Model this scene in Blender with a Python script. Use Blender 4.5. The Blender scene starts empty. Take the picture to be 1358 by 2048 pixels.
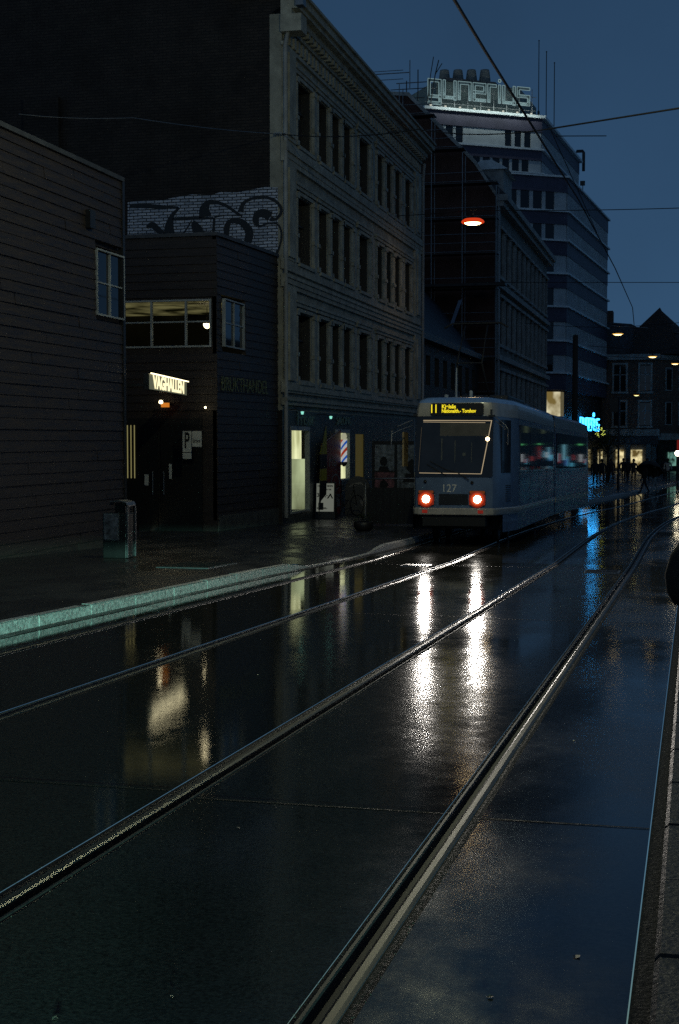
import bpy, bmesh, math, random
from mathutils import Vector, Matrix
random.seed(7)
scene = bpy.context.scene
C = scene.collection
PI = math.pi
R = math.radians

# ------------------------------------------------------------------ terrain profile (x = across the street, y = along it)
def G(d):
    if d < 27: return -.0274 * d
    if d < 60: return -.74 - .0133 * (d - 27)
    if d < 105: return -1.179 - .0107 * (d - 60)
    return -1.66 - .004 * (d - 105)
def S(d):                      # the street bends to the right farther on
    if d < 34: return 0.
    if d < 60: return .0022 * (d - 34) ** 2
    return 1.487 + .075 * (d - 60)

# ------------------------------------------------------------------ mesh builder
class MB:
    def __init__(s): s.v = []; s.f = []; s.sm = []
    def add(s, vs, fs, smooth=False):
        o = len(s.v); s.v += [tuple(q) for q in vs]
        for f in fs: s.f.append([i + o for i in f]); s.sm.append(smooth)
        return s
    def box(s, x0, x1, y0, y1, z0, z1):
        vs = [(x, y, z) for z in (z0, z1) for y in (y0, y1) for x in (x0, x1)]
        return s.add(vs, [(0,2,3,1),(4,5,7,6),(0,1,5,4),(2,6,7,3),(0,4,6,2),(1,3,7,5)])
    def obox(s, o, u, v, w):   # box from corner o along vectors u,v,w
        o, u, v, w = map(Vector, (o, u, v, w))
        vs = [o, o+u, o+u+v, o+v, o+w, o+u+w, o+u+v+w, o+v+w]
        return s.add(vs, [(0,3,2,1),(4,5,6,7),(0,1,5,4),(1,2,6,5),(2,3,7,6),(3,0,4,7)])
    def prism(s, poly, z0, z1):
        n = len(poly)
        vs = [(x, y, z0) for x, y in poly] + [(x, y, z1) for x, y in poly]
        fs = [tuple(range(n))[::-1], tuple(range(n, 2*n))] + [(i, (i+1) % n, n+(i+1) % n, n+i) for i in range(n)]
        return s.add(vs, fs)
    def extr(s, poly, o, u, v, w):     # polygon (a,b) in plane o+a*u+b*v, thickness vector w
        o, u, v, w = map(Vector, (o, u, v, w)); n = len(poly)
        a = [o + u*p + v*q for p, q in poly]
        vs = a + [p + w for p in a]
        return s.add(vs, [tuple(range(n))[::-1], tuple(range(n, 2*n))] + [(i, (i+1) % n, n+(i+1) % n, n+i) for i in range(n)])
    def tube(s, pts, r, n=8, cap=True):
        pts = [Vector(p) for p in pts]; k = len(pts)
        rs = r if isinstance(r, (list, tuple)) else [r] * k
        rings = []
        for i, p in enumerate(pts):
            t = (pts[min(i+1, k-1)] - pts[max(i-1, 0)]).normalized()
            a = Vector((0, 0, 1)) if abs(t.z) < .9 else Vector((1, 0, 0))
            e = t.cross(a).normalized(); g = t.cross(e)
            rings.append([p + (e*math.cos(2*PI*j/n) + g*math.sin(2*PI*j/n)) * rs[i] for j in range(n)])
        fs = []
        for i in range(k-1):
            for j in range(n): fs.append((i*n+j, i*n+(j+1) % n, (i+1)*n+(j+1) % n, (i+1)*n+j))
        s.add([q for g in rings for q in g], fs, True)
        if cap:
            s.add(rings[0], [tuple(range(n))]); s.add(rings[-1], [tuple(range(n))])
        return s
    def lathe(s, c, prof, n=20, ax='z'):
        vs = []; k = len(prof)
        for r, h in prof:
            for j in range(n):
                a = 2*PI*j/n; p = (r*math.cos(a), r*math.sin(a), h)
                if ax == 'y': p = (p[0], p[2], p[1])
                if ax == 'x': p = (p[2], p[0], p[1])
                vs.append((c[0]+p[0], c[1]+p[1], c[2]+p[2]))
        fs = [(i*n+j, i*n+(j+1) % n, (i+1)*n+(j+1) % n, (i+1)*n+j) for i in range(k-1) for j in range(n)]
        s.add(vs, fs, True)
        return s
    def build(s, name, m, parent=None, off=None, bevel=0):
        o = Vector(off) if off is not None else Vector((0, 0, 0))
        me = bpy.data.meshes.new(name)
        me.from_pydata([tuple(Vector(p) - o) for p in s.v], [], s.f); me.materials.append(m)
        me.polygons.foreach_set('use_smooth', s.sm)
        bm = bmesh.new(); bm.from_mesh(me); bmesh.ops.recalc_face_normals(bm, faces=bm.faces); bm.to_mesh(me); bm.free()
        ob = bpy.data.objects.new(name, me); C.objects.link(ob)
        if parent is not None: ob.parent = parent
        if bevel:
            b = ob.modifiers.new('bevel', 'BEVEL'); b.width = bevel; b.segments = 2; b.limit_method = 'ANGLE'
        return ob
def tag(o, label=None, cat=None, group=None, kind=None):
    if label: o['label'] = label
    if cat: o['category'] = cat
    if group: o['group'] = group
    if kind: o['kind'] = kind
    return o
def thing(name, loc, label, cat, group=None, rz=0):
    o = bpy.data.objects.new(name, None); C.objects.link(o); o.location = loc; o.rotation_euler = (0, 0, rz)
    o.empty_display_size = .2
    return tag(o, label, cat, group)
def text(name, body, size, m, M, parent=None, ext=.01, align='CENTER', sx=1., bold=0.):
    cu = bpy.data.curves.new(name, 'FONT'); cu.body = body; cu.size = size; cu.extrude = ext; cu.align_x = align; cu.offset = bold
    cu.align_y = 'CENTER'
    t = bpy.data.objects.new(name + '_tmp', cu); C.objects.link(t)
    bpy.context.view_layer.update()
    me = bpy.data.meshes.new_from_object(t.evaluated_get(bpy.context.evaluated_depsgraph_get()))
    bpy.data.objects.remove(t); me.name = name
    me.transform(M @ Matrix.Diagonal((sx, 1, 1, 1))); me.materials.clear(); me.materials.append(m)
    o = bpy.data.objects.new(name, me); C.objects.link(o)
    if parent is not None: o.parent = parent
    return o
def frame(o, u, n):             # matrix: text x along u, up z, facing n
    u = Vector(u).normalized(); z = Vector((0, 0, 1)); n = Vector(n).normalized()
    M = Matrix((u, z, n)).transposed().to_4x4(); M.translation = Vector(o); return M
def copy_tree(o, parent=None):
    c = o.copy(); C.objects.link(c); c.parent = parent
    for ch in list(o.children): copy_tree(ch, c)
    return c

# ------------------------------------------------------------------ materials
def mat(name, col, rough=.6, metal=0, var=.25, scale=3., bump=0., bscale=40., spec=.5, rvar=0., coat=0., stretch=None):
    m = bpy.data.materials.new(name); m.use_nodes = True; nt = m.node_tree; N = nt.nodes; L = nt.links
    b = N['Principled BSDF']; b.inputs['Base Color'].default_value = (*col, 1); b.inputs['Roughness'].default_value = rough
    b.inputs['Metallic'].default_value = metal; b.inputs['Specular IOR Level'].default_value = spec
    b.inputs['Coat Weight'].default_value = coat; b.inputs['Coat Roughness'].default_value = .08
    tc = N.new('ShaderNodeTexCoord'); src = tc.outputs['Object']
    if stretch:
        mp = N.new('ShaderNodeMapping'); mp.inputs['Scale'].default_value = stretch; L.new(src, mp.inputs['Vector']); src = mp.outputs['Vector']
    if var:
        n = N.new('ShaderNodeTexNoise'); n.inputs['Scale'].default_value = scale; n.inputs['Detail'].default_value = 7; n.inputs['Roughness'].default_value = .65
        L.new(src, n.inputs['Vector'])
        mx = N.new('ShaderNodeMix'); mx.data_type = 'RGBA'
        mx.inputs['A'].default_value = (*[c*(1-var) for c in col], 1); mx.inputs['B'].default_value = (*[min(1, c*(1+var)) for c in col], 1)
        rp = N.new('ShaderNodeValToRGB'); rp.color_ramp.elements[0].position = .35; rp.color_ramp.elements[1].position = .65
        L.new(n.outputs['Fac'], rp.inputs['Fac']); L.new(rp.outputs['Color'], mx.inputs['Factor']); L.new(mx.outputs['Result'], b.inputs['Base Color'])
        if rvar:
            mr = N.new('ShaderNodeMapRange'); mr.inputs['To Min'].default_value = max(.02, rough-rvar); mr.inputs['To Max'].default_value = rough+rvar
            mr.inputs['From Min'].default_value = .3; mr.inputs['From Max'].default_value = .7
            L.new(n.outputs['Fac'], mr.inputs['Value']); L.new(mr.outputs['Result'], b.inputs['Roughness'])
    if bump:
        n2 = N.new('ShaderNodeTexNoise'); n2.inputs['Scale'].default_value = bscale; n2.inputs['Detail'].default_value = 5
        L.new(src, n2.inputs['Vector'])
        bp = N.new('ShaderNodeBump'); bp.inputs['Strength'].default_value = bump; bp.inputs['Distance'].default_value = .02
        L.new(n2.outputs['Fac'], bp.inputs['Height']); L.new(bp.outputs['Normal'], b.inputs['Normal'])
    return m
def emis(name, col, s, var=0., scale=2., stretch=(1, 1, 1), dark=(0, 0, 0)):
    m = bpy.data.materials.new(name); m.use_nodes = True; nt = m.node_tree; N = nt.nodes; L = nt.links
    b = N['Principled BSDF']; b.inputs['Base Color'].default_value = (.02, .02, .02, 1)
    b.inputs['Emission Color'].default_value = (*col, 1); b.inputs['Emission Strength'].default_value = s
    if var:
        tc = N.new('ShaderNodeTexCoord'); mp = N.new('ShaderNodeMapping'); mp.inputs['Scale'].default_value = stretch
        n = N.new('ShaderNodeTexNoise'); n.inputs['Scale'].default_value = scale; n.inputs['Detail'].default_value = 4
        rp = N.new('ShaderNodeValToRGB'); rp.color_ramp.elements[0].position = .5-.25*(2-var)/2+.0; rp.color_ramp.elements[1].position = .62
        rp.color_ramp.elements[0].color = (*dark, 1); rp.color_ramp.elements[1].color = (*col, 1)
        L.new(tc.outputs['Object'], mp.inputs['Vector']); L.new(mp.outputs['Vector'], n.inputs['Vector']); L.new(n.outputs['Fac'], rp.inputs['Fac'])
        L.new(rp.outputs['Color'], b.inputs['Emission Color'])
    return m
def bricks(name, c1, c2, mortar, bw=.25, bh=.075, axis='x', rough=.85, bump=.6, ms=.012, patch=.7):
    m = bpy.data.materials.new(name); m.use_nodes = True; nt = m.node_tree; N = nt.nodes; L = nt.links
    b = N['Principled BSDF']; b.inputs['Roughness'].default_value = rough; b.inputs['Specular IOR Level'].default_value = .3
    tc = N.new('ShaderNodeTexCoord'); sp = N.new('ShaderNodeSeparateXYZ'); cb = N.new('ShaderNodeCombineXYZ')
    L.new(tc.outputs['Object'], sp.inputs['Vector'])
    L.new(sp.outputs['X' if axis == 'x' else 'Y'], cb.inputs['X']); L.new(sp.outputs['Z'], cb.inputs['Y'])
    nz = N.new('ShaderNodeTexNoise'); nz.inputs['Scale'].default_value = 2.5; nz.inputs['Detail'].default_value = 3; L.new(cb.outputs['Vector'], nz.inputs['Vector'])
    ad = N.new('ShaderNodeVectorMath'); ad.operation = 'MULTIPLY_ADD'; ad.inputs[1].default_value = (.04, .04, 0)
    L.new(nz.outputs['Color'], ad.inputs[0]); L.new(cb.outputs['Vector'], ad.inputs[2])
    br = N.new('ShaderNodeTexBrick'); L.new(ad.outputs['Vector'], br.inputs['Vector'])
    br.inputs['Scale'].default_value = 1; br.inputs['Brick Width'].default_value = bw; br.inputs['Row Height'].default_value = bh
    br.inputs['Mortar Size'].default_value = ms; br.inputs['Mortar Smooth'].default_value = .3
    br.inputs['Color1'].default_value = (*c1, 1); br.inputs['Color2'].default_value = (*c2, 1); br.inputs['Mortar'].default_value = (*mortar, 1)
    n = N.new('ShaderNodeTexNoise'); n.inputs['Scale'].default_value = .9; n.inputs['Detail'].default_value = 8; n.inputs['Roughness'].default_value = .7; L.new(tc.outputs['Object'], n.inputs['Vector'])
    mx = N.new('ShaderNodeMix'); mx.data_type = 'RGBA'; mx.blend_type = 'MULTIPLY'; mx.inputs['Factor'].default_value = patch
    rp = N.new('ShaderNodeValToRGB'); rp.color_ramp.elements[0].position = .3; rp.color_ramp.elements[1].position = .6; rp.color_ramp.elements[0].color = (.3, .3, .3, 1)
    L.new(n.outputs['Fac'], rp.inputs['Fac']); L.new(br.outputs['Color'], mx.inputs['A']); L.new(rp.outputs['Color'], mx.inputs['B'])
    L.new(mx.outputs['Result'], b.inputs['Base Color'])
    bp = N.new('ShaderNodeBump'); bp.inputs['Strength'].default_value = bump; bp.inputs['Distance'].default_value = .015
    iv = N.new('ShaderNodeMath'); iv.operation = 'SUBTRACT'; iv.inputs[0].default_value = 1; L.new(br.outputs['Fac'], iv.inputs[1])
    L.new(iv.outputs['Value'], bp.inputs['Height']); L.new(bp.outputs['Normal'], b.inputs['Normal'])
    return m
def wet(name, col, r0, r1, big=.25, micro=.15, mscale=90., puddle=.5, rs=.5, drops=0.):
    """wet asphalt: the film of water is smoother where it stands"""
    m = bpy.data.materials.new(name); m.use_nodes = True; nt = m.node_tree; N = nt.nodes; L = nt.links
    b = N['Principled BSDF']; b.inputs['Specular IOR Level'].default_value = .5
    tc = N.new('ShaderNodeTexCoord')
    def noise(sc, det=4, rg=.55, st=None):
        n = N.new('ShaderNodeTexNoise'); n.inputs['Scale'].default_value = sc; n.inputs['Detail'].default_value = det; n.inputs['Roughness'].default_value = rg
        if st:
            mp = N.new('ShaderNodeMapping'); mp.inputs['Scale'].default_value = st; L.new(tc.outputs['Object'], mp.inputs['Vector']); L.new(mp.outputs['Vector'], n.inputs['Vector'])
        else: L.new(tc.outputs['Object'], n.inputs['Vector'])
        return n
    pn = noise(rs, 6, .6, (1, .45, 1))
    rp = N.new('ShaderNodeValToRGB'); rp.color_ramp.elements[0].position = puddle-.07; rp.color_ramp.elements[1].position = puddle+.07
    L.new(pn.outputs['Fac'], rp.inputs['Fac'])
    fn = noise(7, 8, .7)
    mr = N.new('ShaderNodeMapRange'); mr.inputs['To Min'].default_value = r0; mr.inputs['To Max'].default_value = r1
    L.new(rp.outputs['Color'], mr.inputs['Value'])
    ma = N.new('ShaderNodeMath'); ma.operation = 'MULTIPLY_ADD'; ma.inputs[1].default_value = .12; L.new(fn.outputs['Fac'], ma.inputs[0]); L.new(mr.outputs['Result'], ma.inputs[2])
    sb = N.new('ShaderNodeMath'); sb.operation = 'SUBTRACT'; sb.inputs[1].default_value = .06; L.new(ma.outputs['Value'], sb.inputs[0]); sb.use_clamp = True
    L.new(sb.outputs['Value'], b.inputs['Roughness'])
    cr_ = noise(55, 7, .8); cn = N.new('ShaderNodeMapRange'); cn.inputs['From Min'].default_value = .38; cn.inputs['From Max'].default_value = .62; L.new(cr_.outputs['Fac'], cn.inputs['Value'])
    mx = N.new('ShaderNodeMix'); mx.data_type = 'RGBA'; mx.inputs['A'].default_value = (*[c*.4 for c in col], 1); mx.inputs['B'].default_value = (*[c*2.1 for c in col], 1)
    L.new(cn.outputs['Result'], mx.inputs['Factor']); L.new(mx.outputs['Result'], b.inputs['Base Color'])
    b1 = N.new('ShaderNodeBump'); b1.inputs['Strength'].default_value = big; b1.inputs['Distance'].default_value = .01
    gn = noise(2.2, 3, .5, (1, .6, 1)); L.new(gn.outputs['Fac'], b1.inputs['Height'])
    vo = noise(mscale*1.6, 3, .75)
    mm = N.new('ShaderNodeMath'); mm.operation = 'MULTIPLY'; L.new(vo.outputs['Fac'], mm.inputs[0])
    pr = N.new('ShaderNodeMapRange'); pr.inputs['To Min'].default_value = .25; pr.inputs['To Max'].default_value = 1; L.new(rp.outputs['Color'], pr.inputs['Value'])
    L.new(pr.outputs['Result'], mm.inputs[1])
    b2 = N.new('ShaderNodeBump'); b2.inputs['Strength'].default_value = micro; b2.inputs['Distance'].default_value = .004
    L.new(mm.outputs['Value'], b2.inputs['Height']); L.new(b1.outputs['Normal'], b2.inputs['Normal'])
    L.new(b2.outputs['Normal'], b.inputs['Normal'])
    return m

M = {}
M['asphalt'] = wet('wet_asphalt', (.030, .030, .026), .045, .085, big=.06, micro=.06, mscale=55, puddle=.50)
M['asphalt_c'] = wet('wet_asphalt_rough', (.032, .032, .028), .075, .13, big=.05, micro=.16, mscale=30, puddle=.46)
M['asphalt_r'] = wet('wet_asphalt_smooth', (.036, .036, .034), .07, .19, big=.07, micro=.10, puddle=.48, rs=.5)
M['pave'] = wet('wet_pavement', (.03, .03, .03), .22, .42, big=.4, micro=.6, mscale=60, puddle=.5, rs=1.2)
M['plaza'] = wet('wet_plaza', (.07, .07, .075), .10, .3, big=.2, micro=.3, mscale=30, puddle=.5, rs=1.)
M['granite'] = mat('granite', (.46, .46, .44), .6, var=.6, scale=26, bump=.35, bscale=40, rvar=.1)
M['granite_dark'] = mat('granite_dark', (.055, .05, .042), .5, var=.5, scale=14, bump=.35, bscale=35, rvar=.1, spec=.25)
M['steel'] = mat('rail_steel', (.10, .095, .085), .42, 1, var=.25, scale=20, bump=0, bscale=60, stretch=(6, .2, 6), rvar=.06)
M['steel_dark'] = mat('rail_side_steel', (.03, .027, .024), .5, .3, var=.3)
M['bitumen'] = mat('bitumen_joint', (.014, .014, .013), .6, var=.5, scale=30, bump=.3, bscale=50, rvar=.1, spec=.12)
M['wood'] = mat('stained_timber', (.034, .025, .021), .55, var=.35, scale=6, bump=.3, bscale=30, stretch=(1, .25, 3), rvar=.1)
M['wood2'] = mat('stained_timber_front', (.030, .022, .019), .6, var=.3, scale=6, bump=.3, bscale=30, stretch=(.3, 1, 3))
M['concrete'] = mat('concrete', (.075, .078, .07), .8, var=.3, scale=4, bump=.3)
M['brick_dark'] = bricks('sooty_brick', (.035, .03, .027), (.05, .04, .034), (.022, .02, .02), .26, .085)
M['brick_white'] = bricks('whitewashed_brick', (.62, .66, .76), (.36, .40, .48), (.06, .065, .07), .26, .085, bump=1., ms=.014, patch=.35)
M['stone'] = mat('facade_stone', (.34, .32, .25), .8, var=.3, scale=1.6, bump=.35, bscale=30)
M['stone2'] = mat('facade_stone_trim', (.38, .36, .285), .8, var=.3, scale=2.4, bump=.3, bscale=30)
M['stone_dim'] = mat('grey_render', (.19, .195, .18), .85, var=.3, scale=1.2)
M['stone_dim2'] = mat('grey_render_trim', (.36, .36, .34), .85, var=.25, scale=1.2)
M['glass'] = mat('window_glass', (.01, .012, .015), .04, var=0, spec=.7)
M['frame'] = mat('frame_paint_and_jamb_shade', (.035, .033, .03), .5, var=.2)
M['frame_l'] = mat('window_frame_pale', (.34, .37, .38), .5, var=.2)
M['dark'] = mat('dark_paint', (.018, .018, .018), .45, var=.3)
M['black'] = mat('black_paint', (.008, .008, .008), .5, var=0)
M['rubber'] = mat('rubber', (.012, .012, .012), .7, var=0)
M['slate'] = mat('slate_roof', (.06, .065, .075), .6, var=.35, scale=2, bump=.3)
M['netting'] = mat('brown_scaffold_boarding', (.075, .035, .026), .9, var=.35, scale=.8, bump=.3, bscale=5)
M['galv'] = mat('galvanised_steel', (.22, .23, .24), .45, .8, var=.2)
M['shopfront'] = mat('green_grey_shopfront', (.06, .075, .075), .45, var=.25, scale=2)
M['tram_blue'] = mat('tram_pale_blue_paint', (.12, .175, .27), .32, var=.12, scale=2.5, coat=.4, rvar=.07)
M['tram_cream'] = mat('tram_cream_paint', (.42, .39, .33), .35, var=.15, scale=3, coat=.3)
M['tram_roof'] = mat('tram_roof_blue_paint', (.20, .34, .58), .28, var=.15, coat=.5)
M['tram_glass'] = mat('tram_window_glass', (.008, .009, .011), .03, var=0, spec=.9)
M['tram_black'] = mat('tram_black_glass', (.010, .010, .010), .12, var=0)
M['digit'] = mat('pale_digits', (.85, .80, .70), .5, var=0)
M['tower_band'] = mat('tower_spandrel_panel', (.075, .07, .11), .6, var=.2, scale=.8)
M['tower_sill'] = mat('tower_pale_sill', (.74, .80, .82), .6, var=.15)
M['tower_rib'] = mat('tower_ribbed_panel', (.46, .50, .52), .6, var=.15, scale=.7)
M['brick_far'] = bricks('far_brick', (.20, .12, .085), (.15, .09, .07), (.16, .14, .12), .26, .09, bump=.3)
M['leaf'] = mat('dark_leaves', (.035, .055, .02), .6, var=.4, scale=5)
M['bark'] = mat('bark', (.04, .032, .025), .8)
M['poster'] = mat('faded_posters', (.20, .23, .24), .6, var=.75, scale=7)
M['poster_red'] = mat('pink_posters', (.24, .10, .11), .6, var=.75, scale=9)
M['paper'] = mat('white_paper', (.55, .56, .52), .6, var=.12)
M['red'] = mat('red_banner_vinyl', (.20, .022, .012), .5, var=.2)
M['yellow'] = mat('yellow_vinyl', (.40, .34, .02), .5, var=.2)
M['skin'] = mat('skin', (.35, .21, .15), .5, var=.1)
M['cloth_dark'] = mat('dark_cloth', (.02, .02, .024), .85, var=.3, scale=12)
M['cloth_brown'] = mat('brown_cloth', (.035, .026, .018), .85, var=.3, scale=12)
M['cloth_pale'] = mat('pale_cloth', (.30, .34, .34), .85, var=.2, scale=12)
M['hair'] = mat('hair', (.015, .01, .008), .6, var=.2)
M['e_head'] = emis('headlight_glow', (1, .88, .74), 60)
M['e_halo_side'] = emis('side_halo_glow', (1, .09, .02), .16)
M['e_orange'] = emis('orange_lamp_glow', (1, .2, .02), .10)
M['e_trim'] = emis('lit_trim_glow', (1, .78, .48), .42)
M['e_glint'] = emis('lamp_glint_glow', (1, .72, .38), 12)
M['e_led'] = emis('amber_led', (1, .80, .02), 1.0)
M['e_lamp'] = emis('street_lamp_glow', (1, .72, .34), 16)
M['e_lamp2'] = emis('far_street_lamp_glow', (1, .78, .36), 3.2)
M['e_sign'] = emis('lit_sign_face', (1, .88, .52), 1.25)
M['e_signtop'] = emis('lit_sign_tube', (1, .86, .50), 3.0)
M['e_slit'] = emis('grille_light', (.85, .75, .30), .22)
M['e_neon'] = emis('neon_pale', (.55, .85, .9), .28)
M['e_neonb'] = emis('cyan_sign', (.035, .40, 1), 6.0)
M['e_shop'] = emis('shop_interior_light', (.85, .88, .50), 1.1, 1, 1.2, (1, .8, .35), (.20, .21, .06))
M['e_shop2'] = emis('pale_interior_light', (.62, .72, .40), .8, 1, 1.2, (1, 1, .3), (.10, .11, .05))
M['e_far'] = emis('far_shop_light', (1, .85, .45), .9, 1, 1.6, (1, 1, 1), (.12, .08, .02))
M['e_disp'] = emis('tower_shop_light', (1, .92, .62), .85, 1, .55, (1, 1, .8), (.20, .14, .04))
M['e_room'] = emis('room_ceiling_light', (.75, .68, .28), .14, 1, 1.2, (1, 1, 1), (.02, .02, .005))
M['e_globe'] = emis('globe_lamp', (1, .85, .5), 5)
M['e_green'] = emis('green_shop_light', (.25, 1, .62), .8)

# ------------------------------------------------------------------ ground, pavements, rails
def ribbon(segs, d0, d1, step, name, m, kind='structure', zf=None):
    """segs: list of (xl, xr) functions or numbers; sheet following the terrain"""
    b = MB(); ds = []; d = d0
    while d < d1 - 1e-6: ds.append(d); d += step(d)
    ds.append(d1)
    for xl, xr, dz in segs:
        vs = []
        for d in ds:
            a = xl(d) if callable(xl) else xl + S(d); c = xr(d) if callable(xr) else xr + S(d)
            vs += [(a, d, G(d) + dz), (c, d, G(d) + dz)]
        b.add(vs, [(2*i, 2*i+1, 2*i+3, 2*i+2) for i in range(len(ds)-1)])
    o = b.build(name, m)
    if kind: o['kind'] = kind
    return o
st = lambda d: 1.5 if d < 60 else 4
RX = dict(A=-6.0, B=-4.43, C=-2.47, D=-1.04)
hw = .092
def kx(d):   # left kerb line
    if d < 22: return -6.85
    if d < 33: return -6.85 + .42 * (d-22)/11
    return -6.43 + S(d)
ribbon([(kx, lambda d: RX['A']-hw+S(d), 0), (RX['A']+hw, RX['B']-hw, 0), (RX['B']+hw, RX['C']-hw, 0)], -12, 200, st, 'road', M['asphalt'])
ribbon([(RX['C']+hw, RX['D']-hw, 0)], -12, 200, st, 'road_between_rails', M['asphalt_c'])
ribbon([(RX['D']+hw, -.17, 0)], -12, 60, st, 'road_lane', M['asphalt_r'])
ribbon([(RX['D']+hw, 9., 0)], 60, 200, st, 'road_bend', M['asphalt_r'])
M['gutter'] = wet('wet_gutter', (.018, .018, .016), .26, .46, big=.5, micro=.5, mscale=40, puddle=.5, rs=1.5)
ribbon([(lambda d: kx(d)-.01, lambda d: kx(d)+.30, .0035)], -12, 60, st, 'gutter', M['gutter'])
# gutter strip and raised pavement on the right
ribbon([(-.166, -.10, -.004)], -12, 60, st, 'road_gutter', M['bitumen'])
ribbon([(-.10+.30, 12., .07)], -12, 60, st, 'pavement_far_side', M['granite_dark'])
ribbon([(lambda d: -60., lambda d: -13.5, .11)], -12, 200, st, 'ground', M['plaza'])
ribbon([(lambda d: 12., lambda d: 160., -.35)], -12, 300, lambda d: 20, 'ground_far_side', M['plaza'])
ribbon([(lambda d: -160., lambda d: 9.+S(d), -.35)], 200, 420, lambda d: 20, 'ground_distance', M['plaza'])
# left pavement: dropped between 24 and 28
def kh(d):
    if d < 23.6: return .125
    if d < 24.3: return .125 - .105*(d-23.6)/.7
    if d < 28.6: return .02
    if d < 30: return .02 + .105*(d-28.6)/1.4
    return .125
b = MB(); ds = [-12 + i*.7 for i in range(int(212/.7))]; vs = []
xs = [0, .6, 1.5, 3.2, 7.1]
for d in ds:
    k = kx(d)+.14
    for i, x in enumerate(xs):
        t = min(1, x/1.5); h = kh(d)*(1-t) + .125*t
        vs.append((k - x*(1 if d < 60 else 1.6), d, G(d)+h - .004))
n = len(xs)
b.add(vs, [(i*n+j, i*n+j+1, (i+1)*n+j+1, (i+1)*n+j) for i in range(len(ds)-1) for j in range(n-1)])
o = b.build('pavement', M['pave']); o['kind'] = 'structure'
# kerb stones, each with its joint
def kerb(name, x0, x1, h, d0, d1, m, ln=1.35, xf=None, label=None):
    b = MB(); d = d0
    while d < d1:
        e = min(d + ln, d1); g = .014
        X0 = xf(d+.01) if xf else x0; X0e = xf(e-.01) if xf else x0; w = x1 - x0; j = random.uniform(-.004, .004)
        za, zb = G(d)+h(d+.01)+j, G(e)+h(e-.01)+j
        l, r = (X0, X0e), (X0+w, X0e+w); c = .018
        vs = [(l[0], d+g, G(d)-.25), (r[0], d+g, G(d)-.25), (r[0], d+g, za-c), (r[0]-c, d+g, za), (l[0]+c, d+g, za), (l[0], d+g, za-c),
              (l[1], e-g, G(e)-.25), (r[1], e-g, G(e)-.25), (r[1], e-g, zb-c), (r[1]-c, e-g, zb), (l[1]+c, e-g, zb), (l[1], e-g, zb-c)]
        b.add(vs, [(0,1,2,3,4,5), (6,7,8,9,10,11)] + [(i, (i+1) % 6, 6+(i+1) % 6, 6+i) for i in range(6)])
        d = e
    o = b.build(name, m); o['kind'] = 'structure'; return o
kerb('kerb', -.14, .0, kh, 3, 60, M['granite'], xf=lambda d: kx(d)-.0)
kerb('kerb_distance', 0, .3, lambda d: .12, 60, 150, M['granite'], ln=3, xf=lambda d: kx(d)-.15)
kerb('kerb_near_side', -.10, .20, lambda d: .075, -8, 60, M['granite_dark'], ln=.9)
# grooved tram rails
def rail(x, name, label):
    r = thing(name, (x, 0, 0), label, 'tram rail', 'grooved rails set in the street')
    ds = []; d = -12
    while d < 170: ds.append(d); d += 1 if d < 60 else 3
    def sweep(prof, nm, m):
        b = MB(); k = len(prof); vs = []
        for d in ds:
            for px, pz in prof: vs.append((px + S(d), d, G(d) + pz))
        b.add(vs, [(i*k+j, i*k+j+1, (i+1)*k+j+1, (i+1)*k+j) for i in range(len(ds)-1) for j in range(k-1)], False)
        return b.build(nm, m, r)
    # head on the outside of each track, groove and guard lip on the inside
    s = 1 if name == 'r' else 1
    side = 1 if x in (RX['A'], RX['C']) else -1
    P = [(-.028, -.02), (-.026, .0), (-.012, .004), (.012, .004), (.024, -.002), (.028, -.035)]
    h = [(side*(a-.02), z) for a, z in P]; sweep(h, 'rail_head', M['steel'])
    g = [(side*(.008), -.035), (side*.048, -.038), (side*.056, -.004), (side*.060, .002), (side*.072, .002), (side*.078, -.02)]
    sweep(g, 'groove', M['steel_dark'])
    f = MB()
    for a, c in ((-.0919, side*-.048 if side > 0 else side*.074), (side*.074 if side > 0 else side*-.048, .0919)):
        vs = []
        for i, d in enumerate(ds):
            vs += [(a+S(d), d, G(d)-.003), ((a+c)/2+S(d), d, G(d)-.002), (c+S(d), d, G(d)-.006)]
        f.add(vs, [(i*3+j, i*3+j+1, (i+1)*3+j+1, (i+1)*3+j) for i in range(len(ds)-1) for j in range(2)])
    f.build('joint_filler', M['bitumen'], r)
    # loose grit along the joint
    if x > -3:
        q = MB(); rnd = random.Random(int(-x*100))
        for i in range(700 if x > -2 else 260):
            d = rnd.uniform(2.6, 26) if rnd.random() < .8 else rnd.uniform(2.6, 12); sx = rnd.choice((-1, 1)) * rnd.uniform(.080, .094)
            a = rnd.uniform(.001, .0035) + .0000*d
            q.add([(sx+S(d)+a*math.cos(t), d+a*1.4*math.sin(t), G(d)+.001) for t in (0, 1.6, 3.1, 4.7)] + [(sx+S(d), d, G(d)+.001+a)], [(0,1,4), (1,2,4), (2,3,4), (3,0,4)])
        o = q.build('grit', M['granite_dark'], r); o['kind'] = 'stuff'
    return r
rail(RX['A'], 'tram_rail', 'steel rail nearest the left kerb, running in under the tram')
rail(RX['B'], 'tram_rail', 'steel rail leading to the right headlight side of the tram')
rail(RX['C'], 'tram_rail', 'steel rail crossing the white headlight glare on the road')
rail(RX['D'], 'tram_rail', 'widest nearest steel rail, beside the smooth lane with blue sky reflection')
q = MB(); rnd = random.Random(9)
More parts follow.
